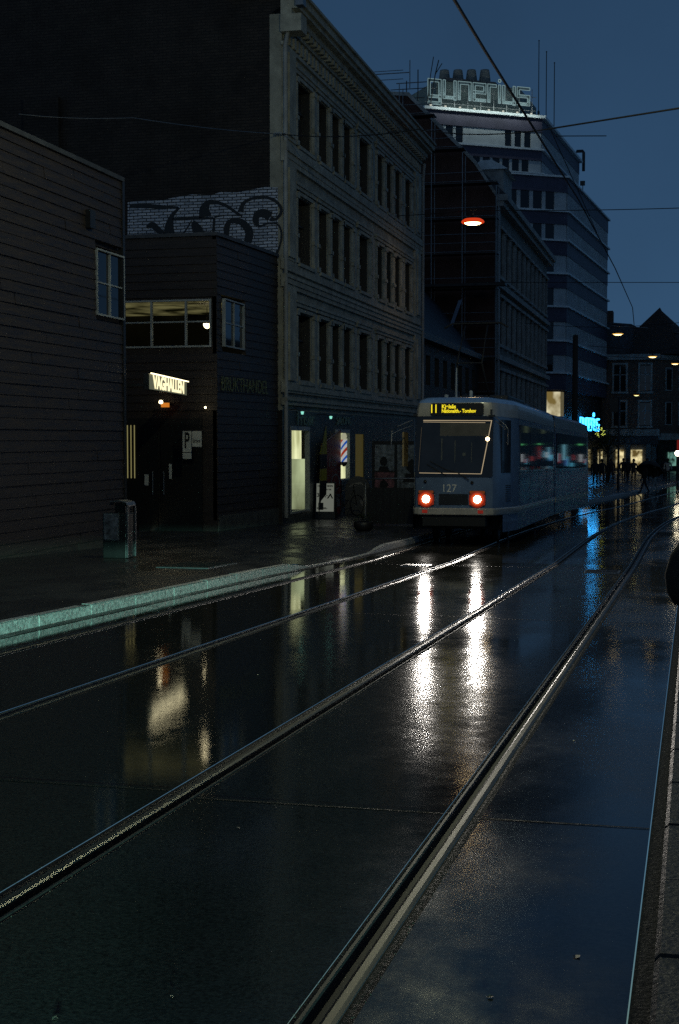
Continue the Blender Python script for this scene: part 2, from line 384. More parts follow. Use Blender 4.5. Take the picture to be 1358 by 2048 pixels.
for i in range(45):
    d = 3 + 25*rnd.random()**1.3; x = rnd.choice((rnd.uniform(-.98, -.2), rnd.uniform(-2.3, -1.2), rnd.uniform(-6.7, -.2))); a = rnd.uniform(.006, .02); th_ = rnd.uniform(0, 3)
    if any(abs(x-v) < .12 for v in RX.values()): continue
    q.add([(x+a*math.cos(t+th_)*rnd.uniform(.5, 1), d+a*math.sin(t+th_), G(d)+.002+.006*rnd.random()) for t in (0, 1.3, 2.6, 3.8, 5)], [(0,1,2,3,4)])
o = q.build('litter_scraps', mat('sodden_leaf_scraps', (.05, .045, .035), .4, var=.5, scale=9)); tag(o, 'scattered sodden leaf and paper scraps on the wet road', 'debris', kind='stuff')
# sawn joint across the road, iron covers
def cut(x0, x1, d, w=.012):
    return MB().add([(x0, d-w, G(d)+.003), (x1, d-w*.2, G(d)+.003), (x1, d+w, G(d)+.003), (x0, d+w*.8, G(d)+.003)], [(0,1,2,3)])
b = MB()
for x0, x1, dd in ((kx(6), RX['A']-hw, 6.84), (RX['A']+hw, RX['B']-hw, 6.82), (RX['B']+hw, RX['C']-hw, 6.74), (RX['C']+hw, RX['D']-hw, 6.62), (RX['D']+hw, -.17, 6.58)):
    for q in (0, 9.5, 19): 
        c = cut(x0, x1, dd+q); b.add(c.v, c.f)
o = b.build('road_joint', M['bitumen']); o['kind'] = 'structure'
def cover(name, x, d, w, l, h, label, rows=6, group=None):
    t = thing(name, (x, d, G(d)+h), label, 'drain cover', group)
    MB().box(-w/2, w/2, -l/2, l/2, -.02, .004).build('frame', M['galv'], t)
    b = MB()
    for i in range(rows):
        y = -l/2+.03 + (l-.06)*(i+.5)/rows; b.box(-w/2+.03, w/2-.03, y-l*.25/rows, y+l*.25/rows, .003, .012)
    b.build('slots', M['black'], t); t.rotation_euler = (math.atan(-.0274) if d < 27 else math.atan(-.0133), 0, 0)
cover('drain_grate', -8.0, 22.4, .9, 1.5, .127, 'dark slotted drain grate in the left pavement', 9)
cover('manhole_cover', -1.5, 25.0, .6, .7, .004, 'iron cover between the rails under the blue streak', 4, 'iron covers in the road')
cover('manhole_cover', -4.9, 25.6, .5, .5, .004, 'small iron cover between the rails ahead of the tram', 4, 'iron covers in the road')

# ------------------------------------------------------------------ clad timber buildings
def boards_x(b, X, d0, d1, z0, z1, holes=(), h=.205, slope=0., x_of=None):
    """lapped boards on a wall facing +x; holes: (d0,d1,z0,z1)"""
    z = z0
    while z < z1 - .01:
        zt = min(z+h, z1); spans = [(d0, d1)]
        for a, c, e, f in holes:
            if zt > e+.02 and z < f-.02:
                ns = []
                for s0, s1 in spans:
                    if c <= s0 or a >= s1: ns.append((s0, s1))
                    else:
                        if a > s0: ns.append((s0, a))
                        if c < s1: ns.append((c, s1))
                spans = ns
        cutp = []
        for s0, s1 in spans:
            e = s0 + random.uniform(.8, 3.5)
            while e < s1-.5: cutp.append((s0, e-.004)); s0 = e+.004; e = s0 + random.uniform(2.2, 4.2)
            cutp.append((s0, s1))
        for s0, s1 in cutp:
            p = x_of or (lambda d: X); jt = random.uniform(-.006, .006); x0, x1 = p(s0)+jt, p(s1)+jt+random.uniform(-.003, .003)
            b.add([(x0+.028, s0, z), (x1+.028, s1, z), (x1+.004, s1, zt), (x0+.004, s0, zt), (x0-.10, s0, z), (x1-.10, s1, z), (x0-.10, s0, zt), (x1-.10, s1, zt)],
                  [(0,1,2,3), (0,4,5,1), (3,2,7,6), (0,3,6,4), (1,5,7,2)])
        z += h
def win_x(X, d0, d1, z0, z1, parent, nv=1, nh=1, m='frame_l', gm='glass', fw=.035, off=(0, 0, 0), inset=.05):
    """window in a wall facing +x"""
    b = MB(); w = fw
    b.box(X-inset-.04, X-inset+.05, d0, d1, z0, z0+w).box(X-inset-.04, X-inset+.05, d0, d1, z1-w, z1)
    b.box(X-inset-.04, X-inset+.05, d0, d0+w, z0+w, z1-w).box(X-inset-.04, X-inset+.05, d1-w, d1, z0+w, z1-w)
    for i in range(nv): y = d0+(d1-d0)*(i+1)/(nv+1); b.box(X-inset-.03, X-inset+.03, y-w/2, y+w/2, z0+w, z1-w)
    f = b.build('window', M[m], parent, off)
    c = MB()
    for i in range(nh): z = z0+(z1-z0)*(i+1)/(nh+1); c.box(X-inset-.02, X-inset+.02, d0+w, d1-w, z-w*.4, z+w*.4)
    if nh: c.build('glazing_bar', M[m], f)
    g = MB().box(X-inset-.03, X-inset-.015, d0+w/2, d1-w/2, z0+w/2, z1-w/2).build('pane', M[gm], f, off)
    if off == (0, 0, 0): pass
    elif nh: f.children[0].location = [-o for o in off]
    return f
# building nearest the camera on the left
t = thing('timber_building', (0, 0, 0), 'dark building clad in lapped horizontal boards at the left edge, window at its corner', 'building')
X = -11.9
b = MB(); boards_x(b, X, 8, 28.6, G(26)+.05, 7.10, [(27.21, 28.6, 4.16, 5.52), (18, 22.9, -2, 2.1)])
b.build('cladding', M['wood'], t)
MB().prism([(X-.10, 6), (X-.10, 28.60), (-30, 28.6), (-30, 6)], 5.6, 7.05).prism([(X-.10, 6), (X-.10, 27.0), (-30, 27), (-30, 6)], -1.2, 5.6).build('wall', M['wood2'], t)
MB().prism([(X-1.6, 27), (X-1.6, 28.6), (-30, 28.6), (-30, 27)], -1.2, 5.6).prism([(X-.10, 27), (X-.10, 28.6), (X-1.6, 28.6), (X-1.6, 27)], -1.2, 4.1).build('corner_wall', M['wood2'], t)
MB().box(-30, X+.06, 6, 28.66, 7.10, 7.19).build('roof', M['slate'], t)
MB().box(X-.06, X+.045, 28.58, 28.70, -.8, 7.1).build('corner_board', M['dark'], t)
win_x(X+.05, 27.21, 28.66, 4.16, 5.52, t, 1, 1)
MB().box(X-.02, X+.12, 26.72, 26.98, 5.86, 6.22).build('vent_box', M['dark'], t)
d_ = MB().box(X-.25, X-.12, 18.2, 22.85, -.9, 2.1).build('door', M['dark'], t)
MB().box(X-.12, X-.07, 22.3, 22.36, .3, .6).build('handle', M['galv'], d_)
# second timber building with the entrance
t = thing('timber_building', (0, 0, 0), 'dark timber building with lit corner window and shop lettering, beside the stone facade', 'building')
FY = 34.3; XA, XB = -11.72, -11.42
xo = lambda d: XA + (XB-XA)*(d-FY)/(38.7-FY)
b = MB(); boards_x(b, 0, FY, 38.72, -.45, 6.74, [(34.62, 36.25, 3.98, 5.2)], x_of=xo); b.build('cladding', M['wood'], t)
Zt = 6.74; wz0, wz1 = 3.95, 5.16
b = MB()   # front wall with window opening
b.box(-30, XA-.0, FY, FY+.2, wz1, Zt); b.box(-30, -14.25, FY, FY+.2, wz0, wz1); b.box(XA-.13, XA, FY, FY+.2, wz0, wz1); b.box(-30, XA, FY, FY+.2, -1.2, wz0)
b.build('wall', M['wood2'], t)
b = MB(); z = 2.3
for i in range(22):
    z = 2.35+i*.205
    if z > 6.6: break
    if z+.2 > wz0 and z < wz1: continue
    b.add([(-16, FY-.03, z), (XA+.02, FY-.03, z), (XA+.02, FY-.005, z+.203), (-16, FY-.005, z+.203)], [(0,1,2,3)])
b.build('front_cladding', M['wood2'], t)
MB().prism([(-30, FY-.05), (XA+.06, FY-.05), (XB+.06, 38.72), (-30, 38.72)], Zt, Zt+.09).build('roof', M['slate'], t)
MB().prism([(xo(34.4)+.035, 34.34), (xo(38.72)+.035, 38.72), (XB-.15, 38.72), (XA-.15, 34.34)], G(36)-.1, -.33).build('concrete_plinth', M['concrete'], t)
# room behind the window
MB().box(-18, XA-.16, 34.55, 38, wz1-.06, wz1).build('ceiling', M['e_room'], t)
MB().box(-18, -11.95, 37.9, 38.1, wz0-.3, wz1-.06).box(-18, -11.95, 34.6, 38, wz0-.35, wz0-.3).build('room', M['dark'], t)
fr = MB()
x0, x1, w = -14.25, XA-.13, .045
fr.box(x0, x1, FY-.04, FY+.05, wz0, wz0+w).box(x0, x1, FY-.04, FY+.05, wz1-w, wz1)
for q in (x0, -13.48, -12.55, x1-w): fr.box(q, q+w, FY-.04, FY+.05, wz0+w, wz1-w)
f = fr.build('window', M['frame_l'], t)
MB().box(x0+w, x1-w, FY-.02, FY+.03, 4.58, 4.615).build('glazing_bar', M['frame_l'], f)
# frames only in front (the room is seen through clear panes); side window
gl = bpy.data.materials.new('clear_glass'); gl.use_nodes = True
N = gl.node_tree.nodes; L = gl.node_tree.links; N.remove(N['Principled BSDF'])
tr = N.new('ShaderNodeBsdfTransparent'); gs = N.new('ShaderNodeBsdfGlossy'); gs.inputs['Roughness'].default_value = .02; mx = N.new('ShaderNodeMixShader'); fn = N.new('ShaderNodeFresnel'); fn.inputs['IOR'].default_value = 1.5
gg = N.new('ShaderNodeNewGeometry'); ff = N.new('ShaderNodeMath'); ff.operation = 'MULTIPLY'; ff.inputs[1].default_value = .6; L.new(fn.outputs['Fac'], ff.inputs[0]); iv_ = N.new('ShaderNodeMix'); iv_.data_type = 'FLOAT'; L.new(gg.outputs['Backfacing'], iv_.inputs['Factor']); L.new(ff.outputs['Value'], iv_.inputs['A']); iv_.inputs['B'].default_value = .08; L.new(iv_.outputs['Result'], mx.inputs[0]); L.new(tr.outputs[0], mx.inputs[1]); L.new(gs.outputs[0], mx.inputs[2]); L.new(mx.outputs[0], N['Material Output'].inputs['Surface'])
M['clear'] = gl
MB().add([(x0+w/2, FY, wz0+w/2), (x1-w/2, FY, wz0+w/2), (x1-w/2, FY, wz1-w/2), (x0+w/2, FY, wz1-w/2)], [(0,1,2,3)]).build('pane', M['clear'], f)
win_x(xo(35.4)+.06, 34.62, 36.25, 3.98, 5.2, t, 1, 1)
# entrance: recessed dark doors
MB().box(-14.6, -12.1, FY-.06, FY-.01, -.95, 2.15).build('door_surround', M['dark'], t)
for q in (-14.4, -13.2):
    dd = MB().box(q, q+1.12, FY-.10, FY-.055, -.9, 2.0).build('door', M['black'], t)
    MB().tube([(q+(1.0 if q < -14 else .1), FY-.15, .2), (q+(1.0 if q < -14 else .1), FY-.15, .8)], .015).build('handle', M['galv'], dd)
g = MB()
for i in range(4): g.box(-14.20+i*.095, -14.182+i*.095, FY-.128, FY-.104, .62, 1.98)
g.build('lit_grille', M['e_slit'], t)
text('lettering', 'BRUKTHANDEL', .52, M['yellow'], frame((xo(36.3)+.045, 36.15, 3.02), (xo(37)-xo(36), 1, 0), (1, 0, 0)), t, .004, sx=.92)
for o in C.objects:
    if o.name.startswith('lettering'): pass
dim_yellow = mat('tarnished_brass', (.15, .16, .06), .6, var=.4, scale=9)
bpy.data.objects['lettering'].data.materials[0] = dim_yellow
def paper(x, z, w, h, label, name='notice', m='paper', y=FY-.115):
    o = MB().box(x-w/2, x+w/2, y-.006, y, z-h/2, z+h/2).build(name, M[m]); tag(o, label, 'notice'); return o
paper(-13.58, .58, .11, .28, 'small white notice on the left entrance door under the sign')
paper(-12.93, .80, .075, .38, 'narrow tall white notice on the right entrance door')
# parking sign: two panels and a small plate below
t = thing('parking_sign', (-12.0, FY-.75, 1.55), 'white sign with black letter P and a smaller plate below, beside the entrance', 'sign')
MB().box(-.36, -.13, -.012, 0, -.25, .27).build('sign_panel', M['paper'], t)
MB().box(-.12, .13, .02, .032, -.12, .27).build('side_panel', M['paper'], t)
MB().box(-.36, -.13, -.012, 0, -.42, -.27).build('lower_plate', M['paper'], t)
text('letter', 'P', .56, M['black'], frame((-.245, -.016, .02), (1, 0, 0), (0, -1, 0)), t, .002, sx=.5, bold=.008)
text('side_letters', 'inn', .16, M['black'], frame((.0, .016, .03), (1, 0, 0), (0, -1, 0)), t, .002)
MB().tube([(-.42, .05, .28), (.18, .05, .28)], .015).tube([(-.42, .05, .28), (-.42, .74, .28)], .015).build('bracket', M['dark'], t)
# lit sign over the entrance, running along the street across the gap between the two buildings
A0, A1 = Vector((-11.61, 29.4, 0)), Vector((-12.38, 33.9, 0)); wd = (A1-A0).length
t = thing('lit_sign', ((A0.x+A1.x)/2, (A0.y+A1.y)/2, 2.88), 'long lit sign with white letters VAGHALLEN spanning the dark entrance gap', 'sign')
u = (A1-A0).normalized(); nrm = Vector((u.y, -u.x, 0))
MB().obox(-u*wd/2 - Vector((0, 0, .17)), u*wd, -nrm*.12, (0, 0, .35)).build('box', M['dark'], t)
MB().obox(-u*(wd/2-.02) - Vector((0, 0, .16)) + nrm*.003, u*(wd-.04), nrm*.006, (0, 0, .32)).build('sign_face', emis('sign_ground_glow', (.9, .95, .6), .10), t)
MB().tube([-u*wd/2 + Vector((0, 0, .185)) + nrm*.05, u*wd/2 + Vector((0, 0, .185)) + nrm*.05], .014).build('tube', M['e_signtop'], t)
text('letters', 'VAGHALLEN', .40, M['e_sign'], frame(nrm*.016, u, nrm), t, .004, sx=1.66, bold=.016)
MB().obox(-u*wd/2 - Vector((0, 0, .1)), u*.04, -nrm*.5, (0, 0, .05)).obox(u*wd/2 - Vector((0, 0, .1)), u*.04, -nrm*.5, (0, 0, .05)).build('bracket', M['dark'], t)
t = thing('lantern', (-12.95, FY-.3, 2.50), 'small orange lantern under the lit sign', 'lamp')
MB().box(-.13, .05, -.06, .06, -.07, .04).build('shade', emis('orange_shade_glow', (1, .30, .03), .6), t)
MB().lathe((-.13, -.07, .06), [(0.001, -.05), (.05, -.03), (.055, 0), (.04, .04), (.001, .05)], 10).build('bulb', M['e_globe'], t)
MB().box(-.02, .02, .05, .3, -.01, .03).build('arm', M['dark'], t)
t = thing('ceiling_lamp', (-12.42, 35.6, 4.62), 'lit white bowl lamp seen through the upper window', 'lamp')
MB().lathe((0, 0, 0), [(.10, .03), (.10, 0), (.08, -.05), (.04, -.09), (.001, -.10)], 14).build('shade', M['e_globe'], t)
MB().tube([(0, 0, .02), (0, 0, .46)], .01).build('rod', M['dark'], t)
t = thing('wall_spotlight', (-11.98, FY-.12, 2.42), 'tiny white spotlight high beside the building corner', 'lamp')
MB().lathe((0, 0, 0), [(.001, -.03), (.025, -.02), (.03, .0), (.025, .02), (.001, .03)], 8).build('bulb', M['e_globe'], t); MB().box(-.02, .02, 0, .12, -.01, .01).build('arm', M['dark'], t)

# litter bin
t = thing('litter_bin', (-10.06, 24.0, G(24)+.125), 'dark hooded litter bin with a framed poster on its front', 'litter bin')
MB().box(-.25, .21, -.2, .2, 0, .82).build('body', M['dark'], t, bevel=.02)
MB().box(-.02, .18, -.17, .17, .82, 1.0).build('opening', M['black'], t)
h = MB(); pr_ = [(-.12, .98), (-.10, 1.03), (.06, 1.055), (.20, 1.02), (.24, .96)]
for i in range(4): h.obox((pr_[i][0], -.2, pr_[i][1]), (pr_[i+1][0]-pr_[i][0], 0, pr_[i+1][1]-pr_[i][1]), (0, .4, 0), (0, 0, -.02))
h.build('hood', M['galv'], t); MB().box(.215, .24, -.2, -.17, .02, .97).box(.215, .24, .17, .2, .02, .97).build('side_post', M['galv'], t)
f = MB().box(-.22, .08, -.225, -.205, .33, .82).build('poster_frame', M['galv'], t); MB().box(-.20, .06, -.232, -.226, .35, .80).build('poster', M['poster'], f)

# ------------------------------------------------------------------ stone building
SX = -11.3
def facade(parent, X, d0, d1, rows, wins, z0, z1, m_wall, m_trim, depth=.28, pil=True, nv=1, sashh=.62, prefix='window', thick=.35):
    """wall facing +x with real openings: rows (zb, zt), wins (da, db)"""
    b = MB(); zs = [z0]
    for a, c in rows: zs += [a, c]
    zs.append(z1)
    for i in range(0, len(zs), 2): b.box(X-thick, X, d0, d1, zs[i], zs[i+1])
    for a, c in rows:
        e = d0
        for p, q in list(wins)+[(d1, d1)]:
            if p > e: b.box(X-thick, X, e, p, a, c)
            e = q
    b.build('wall', M[m_wall], parent)
    for a, c in rows:
        for p, q in wins:
            fr = MB(); w = .05; x = X-depth
            fr.box(x-.03, x+.05, p, p+w, a, c).box(x-.03, x+.05, q-w, q, a, c).box(x-.03, x+.05, p+w, q-w, a, a+w).box(x-.03, x+.05, p+w, q-w, c-w, c)
            fr.box(X-depth+.05, X-.04, p, p+.02, a, c).box(X-depth+.05, X-.04, q-.02, q, a, c).box(X-depth+.05, X-.04, p+.02, q-.02, c-.02, c)  # dark liners put the shade of the jambs into the colour
            if nv: y = (p+q)/2; fr.box(x-.02, x+.04, y-w/2, y+w/2, a+w, c-w)
            z = a+(c-a)*sashh; fr.box(x-.02, x+.06, p+w, q-w, z-w/2, z+w/2)
            f = fr.build('window', M['frame'], parent)
            MB().box(x-.02, x-.008, p+w/2, q-w/2, a+w/2, c-w/2).build('pane', M['glass'], f)
t = thing('stone_building', (0, 0, 0), 'four storey stone building with heavy cornice and a brick side wall with graffiti', 'building')
wins = [(40.35, 41.95), (42.78, 43.95), (44.45, 45.55), (46.0, 47.1), (48.2, 49.75), (51.15, 52.2), (52.75, 53.75), (54.3, 55.4), (56.2, 57.5)]
rows = [(3.38, 5.33), (6.82, 8.72), (10.2, 12.03)]
facade(t, SX, 38.8, 59.5, rows, wins, 2.45, 13.5, 'stone', 'stone2')
def stepped(b, d0, d1, prof):
    for x0, x1, za, zb in prof: b.box(SX+x0, SX+x1, d0, d1, za, zb)
b = MB()
stepped(b, 38.7, 59.6, [(0, .10, 9.42, 9.56), (0, .12, 9.56, 9.72), (0, .17, 9.72, 9.80), (0, .16, 9.80, 9.98), (0, .06, 9.98, 10.1)])
b.build('upper_string_course', M['stone2'], t)
b = MB(); stepped(b, 38.7, 59.6, [(0, .08, 5.92, 6.05), (0, .12, 6.05, 6.20), (0, .16, 6.20, 6.29), (0, .08, 6.42, 6.72)]); b.build('lower_string_course', M['stone2'], t)
b = MB(); stepped(b, 38.7, 59.6, [(0, .10, 2.95, 3.02), (0, .14, 3.02, 3.14), (0, .10, 3.14, 3.3), (0, .12, 2.60, 2.72), (0, .18, 2.72, 2.80)]); b.build('shop_cornice', M['stone2'], t)
b = MB(); stepped(b, 38.7, 59.6, [(0, .08, 12.62, 12.72), (0, .10, 13.18, 13.3), (0, .32, 13.42, 13.60), (0, .52, 13.60, 13.72), (0, .62, 13.72, 13.92), (0, .70, 13.92, 14.0)]); b.build('cornice', M['stone2'], t)
b = MB(); d = 38.95
while d < 59.3: b.box(SX, SX+.30, d, d+.16, 13.28, 13.42); b.box(SX, SX+.10, d, d+.2, 12.78, 13.1); d += .42
b.build('dentils', M['stone2'], t)
for d in (38.82, 58.2):
    b = MB()
    w = 1.15 if d < 50 else 1.15
    b.box(SX, SX+.10, d, d+w, 3.3, 5.92).box(SX, SX+.10, d, d+w, 6.72, 9.42).box(SX, SX+.10, d, d+w, 10.1, 12.62)
    b.box(SX+.10, SX+.16, d+.25, d+w-.25, 3.3, 5.8).box(SX+.10, SX+.16, d+.25, d+w-.25, 6.8, 9.3).box(SX+.10, SX+.16, d+.25, d+w-.25, 10.2, 12.5)
    b.build('corner_pilaster', M['stone2'], t)
def col(b, d, z0, z1, r=.12):
    b.box(SX, SX+.11, d-r*1.4, d+r*1.4, z0, z0+.16); b.box(SX, SX+.11, d-r*1.4, d+r*1.4, z1-.14, z1)
    b.box(SX, SX+.10, d-r*1.25, d+r*1.25, z0+.75, z0+.87)
    b.tube([(SX-.01, d, z0+.16), (SX-.01, d, z1-.14)], r, 10, False)
for (za, zb), top in zip(rows, (5.78, 9.1, 12.45)):
    b = MB()
    gaps = [(a[1]+c[0])/2 for a, c in zip(wins, wins[1:])]
    for i, (p, q) in enumerate(wins):
        for e in (p-.17, q+.17):
            if 39.95 < e < 58.1: col(b, e, za-.08, zb+.05, .10 if i in (0, 4, 8) else .085)
        b.box(SX, SX+.14, p-.12, q+.12, za-.16, za-.06)
        b.box(SX, SX+.07, p-.02, q+.02, zb+.02, zb+.12)
    for e in (gaps[0], gaps[3], gaps[4], gaps[7]): b.box(SX, SX+.05, e-.18, e+.18, za, zb+.1)
    b.build('columns', M['stone2'], t)
    b = MB()
    for g0, g1 in ((wins[0][0], wins[0][1]), (wins[1][0], wins[3][1]), (wins[4][0], wins[4][1]), (wins[5][0], wins[7][1]), (wins[8][0], wins[8][1])):
        b.box(SX, SX+.08, g0-.35, g1+.35, zb+.16, zb+.27); b.box(SX, SX+.12, g0-.4, g1+.4, zb+.27, zb+.35)
        n = int((g1-g0)/.55)
        for i in range(n+1): e = g0+(g1-g0)*i/max(1, n); b.box(SX, SX+.04, e-.06, e+.06, zb+.35, top-.1 if zb < 12 else zb+.5)
    b.build('window_hood', M['stone2'], t)
# roof, safety rail
MB().add([(SX+.6, 38.7, 14.0), (SX+.6, 59.6, 14.0), (-16.5, 59.6, 16.6), (-16.5, 38.7, 16.6), (-30, 38.7, 16.6), (-30, 59.6, 16.6), (-16.5, 38.7, 13.9), (-16.5, 59.6, 13.9)], [(0,1,2,3), (3,2,5,4), (1,7,2)]).build('roof', M['slate'], t)
MB().add([(SX-.36, 38.8, 13.5), (SX+.5, 38.8, 14.0), (-16.5, 38.8, 16.6), (-30, 38.8, 16.6), (-30, 38.8, -1.5), (SX-.36, 38.8, -1.5)], [(0,1,2,3,4,5)]).build('side_wall', M['brick_dark'], t)
MB().add([(SX-.36, 38.79, -1.5), (SX-.004, 38.79, -1.5), (SX-.004, 38.79, 2.44), (SX-.36, 38.79, 2.44)], [(0,1,2,3)]).build('corner_pier', M['brick_dark'], t)
MB().add([(SX-.02, 59.5, 13.5), (-16.5, 59.5, 16.6), (-30, 59.5, 16.6), (-30, 59.5, -1.5), (SX-.02, 59.5, -1.5)], [(0,1,2,3,4)]).build('side_wall', M['brick_dark'], t)
b = MB(); y = 38.9
for q in range(2): b.tube([(SX-.15, 38.9, 14.5+.22*q), (SX-.15, 59.5, 14.5+.22*q)], .022, 6)
while y < 59.5: b.tube([(SX-.15, y, 14.2), (SX-.15, y, 14.76)], .022, 6); y += 1.25
b.build('roof_rail', M['dark'], t)
MB().box(SX+.5, SX+.72, 38.45, 38.75, 13.6, 14.3).box(SX-1.6, SX+.5, 38.55, 38.78, 14.05, 14.3).build('gutter_box', M['galv'], t)
MB().box(SX+.02, SX+.62, 38.6, 39.2, 12.95, 13.42).build('corner_bracket', M['stone2'], t)
MB().tube([(SX+.24, 38.76, 13.2), (SX+.12, 38.76, 12.6), (SX+.12, 38.76, -.6)], .06).build('downpipe', M['stone_dim2'], t)
MB().tube([(SX+.2, 59.55, 13.2), (SX+.15, 59.55, 12.6), (SX+.15, 59.55, -.9)], .06).build('downpipe', M['stone_dim2'], t)
MB().box(-19.1, -18.0, 38.62, 38.78, 9.9, 11.55).build('hatch_panel', M['brick_dark'], t)
# whitewashed patch and painted swirls on the brick wall
P = [(-15.95, 7.1), (-15.93, 8.46), (-15.3, 8.50), (-14.9, 8.47), (-14.6, 8.52), (-14.0, 8.60), (-13.4, 8.56), (-13.1, 8.63), (-12.6, 8.60), (-12.2, 8.66), (-11.8, 8.72), (-11.42, 8.69), (-11.41, 6.52), (-11.75, 6.44), (-12.3, 6.5), (-13.4, 6.45)]
pt = MB().extr(P, (0, 38.797, 0), (1, 0, 0), (0, 0, 1), (0, -.012, 0)).build('whitewash', M['brick_white'], t)
def stroke(b, pts, w):
    # pts in crop pixels (x: 250+px*.243, y: 360+py*.243) mapped on the wall
    q = []
    for (x, y) in pts:
        X_ = 250+x*.243; Y_ = 360+y*.243
        wx = -15.87 + (X_-260)*(4.54/302.); wz = 8.45 - (Y_-405)*.01425 + (X_-260)*(-.187/302.)
        q.append((wx, wz))
    # smooth (Catmull-Rom)
    out = []; ww = []
    for i in range(len(q)-1):
        p0, p1, p2, p3 = q[max(i-1, 0)], q[i], q[i+1], q[min(i+2, len(q)-1)]
        for k in range(6):
            s = k/6
            out.append(tuple(.5*((2*p1[j]) + (-p0[j]+p2[j])*s + (2*p0[j]-5*p1[j]+4*p2[j]-p3[j])*s*s + (-p0[j]+3*p1[j]-3*p2[j]+p3[j])*s**3) for j in range(2)))
            ww.append(w[i] + (w[i+1]-w[i])*s)
    out.append(q[-1]); ww.append(w[-1]); vs = []
    for i, p in enumerate(out):
        a = out[max(i-1, 0)]; c = out[min(i+1, len(out)-1)]; tx, tz = c[0]-a[0], c[1]-a[1]; l = math.hypot(tx, tz) or 1
        h = ww[i]/2
        vs += [(p[0]-tz/l*h, 38.781, p[1]+tx/l*h), (p[0]+tz/l*h, 38.781, p[1]-tx/l*h)]
    b.add(vs, [(2*i, 2*i+1, 2*i+3, 2*i+2) for i in range(len(out)-1)])
b = MB()
for pts, w in [
    ([(40, 218), (180, 215), (330, 222), (450, 225)], (.06, .09, .07, .03)),
    ([(455, 230), (400, 290), (375, 360), (370, 450), (365, 500)], (.04, .08, .16, .24, .24)),
    ([(185, 390), (230, 370), (280, 410), (330, 450)], (.06, .12, .12, .05)),
    ([(400, 320), (520, 315), (650, 312), (740, 312)], (.03, .05, .05, .04)),
    ([(745, 312), (740, 380), (735, 440)], (.05, .05, .05)),
    ([(560, 330), (530, 380), (490, 440)], (.02, .03, .03)),
    ([(570, 340), (600, 400), (640, 470)], (.08, .2, .2)),
    ([(670, 300), (665, 240), (700, 185), (770, 185), (850, 215), (930, 270), (975, 295)], (.25, .2, .1, .06, .06, .05, .03)),
    ([(960, 260), (985, 190), (1060, 150), (1150, 140), (1230, 165), (1280, 215), (1285, 270), (1240, 320), (1200, 310)], (.12, .07, .05, .05, .06, .06, .06, .05, .12)),
    ([(1200, 300), (1150, 270), (1100, 280), (1080, 330), (1110, 375), (1180, 355), (1260, 360), (1290, 440), (1270, 550), (1220, 640), (1170, 670)], (.18, .16, .14, .12, .05, .03, .03, .04, .04, .05, .05)),
    ([(745, 305), (830, 290), (960, 290)], (.03, .02, .02)),
    ([(845, 460), (850, 380), (880, 335), (960, 340), (1020, 400), (1030, 450), (1015, 505)], (.1, .12, .08, .12, .16, .16, .16)),
]: stroke(b, pts, [x*1.5 for x in w])
g = b.build('graffiti', M['black'], t)
# ground floor shop
b = MB(); b.box(SX-.08, SX, 38.8, 39.6, -1.3, 2.45).box(SX-.08, SX, 41.7, 44.9, -1.3, 2.45).box(SX-.08, SX, 46.9, 47.8, -1.3, 2.45).box(SX-.08, SX, 49.2, 59.5, -1.3, 2.45)
b.box(SX-.08, SX, 39.6, 41.7, 2.0, 2.45).box(SX-.08, SX, 44.9, 46.9, 1.95, 2.45).box(SX-.08, SX, 47.8, 49.2, 1.8, 2.45).box(SX-.08, SX, 39.6, 41.7, -1.3, -.55).box(SX-.08, SX, 44.9, 46.9, -1.3, .25).box(SX-.08, SX, 47.8, 49.2, -1.3, -.9)
b.build('shopfront', M['shopfront'], t)
for (p, q, za, zb) in ((39.6, 41.7, -.55, 2.0), (44.9, 46.9, .25, 1.95)):
    fr = MB(); w = .06
    fr.box(SX-.12, SX+.03, p, p+w, za, zb).box(SX-.12, SX+.03, q-w, q, za, zb).box(SX-.12, SX+.03, p+w, q-w, za, za+w).box(SX-.12, SX+.03, p+w, q-w, zb-.12, zb)
    f = fr.build('shop_window', M['frame_l'], t)
    MB().add([(SX-.055, p+.03, za+.03), (SX-.055, q-.03, za+.03), (SX-.055, q-.03, zb-.03), (SX-.055, p+.03, zb-.03)], [(0,1,2,3)]).build('pane', M['clear'], f)
# lit interiors
MB().box(SX-1.6, SX-.25, 43.4, 43.5, -.6, 1.0).box(SX-2.2, SX-2.1, 39, 43.4, -.6, 1.0).build('interior_wall', M['e_shop2'], t)
MB().box(SX-1.9, SX-.20, 48.4, 48.5, -.4, 1.95).box(SX-2.2, SX-2.1, 44.5, 48.4, -.4, 1.95).build('interior_lit_wall', M['e_shop'], t)
MB().box(SX-2.6, SX-2.4, 38.9, 59, -1.2, 2.4).box(SX-2.4, SX-.4, 50, 50.2, -1.2, 2.4).build('interior_room', M['dark'], t)
MB().tube([(SX-.35, 46.62, -.2), (SX-.35, 46.62, 1.85)], .035).tube([(SX-.2, 39.75, -.5), (SX-.2, 39.75, .8)], .025).build('tube_light', emis('pale_tube', (.85, 1, .72), 1.3), t)
MB().box(SX-.07, SX-.05, 47.8, 49.2, -.9, 1.8).build('yellow_door', emis('dim_lit_blind', (.7, .55, .12), .055), t)
e_dimgreen = mat('pale_shop_lettering', (.16, .26, .22), .5, var=.3, scale=8)
text('lettering', 'Frisør', .62, e_dimgreen, frame((SX+.04, 41.2, 2.22), (0, 1, 0), (1, 0, 0)), t, .01, sx=1.3)
text('lettering', 'SALONG', .40, e_dimgreen, frame((SX+.04, 46.0, 2.22), (0, 1, 0), (1, 0, 0)), t, .01, sx=1.3)
t = thing('shop_lamp', (SX+.45, 39.3, 2.36), 'small greenish lamp over the shop lettering at the corner', 'lamp', 'lamps over the shop front')
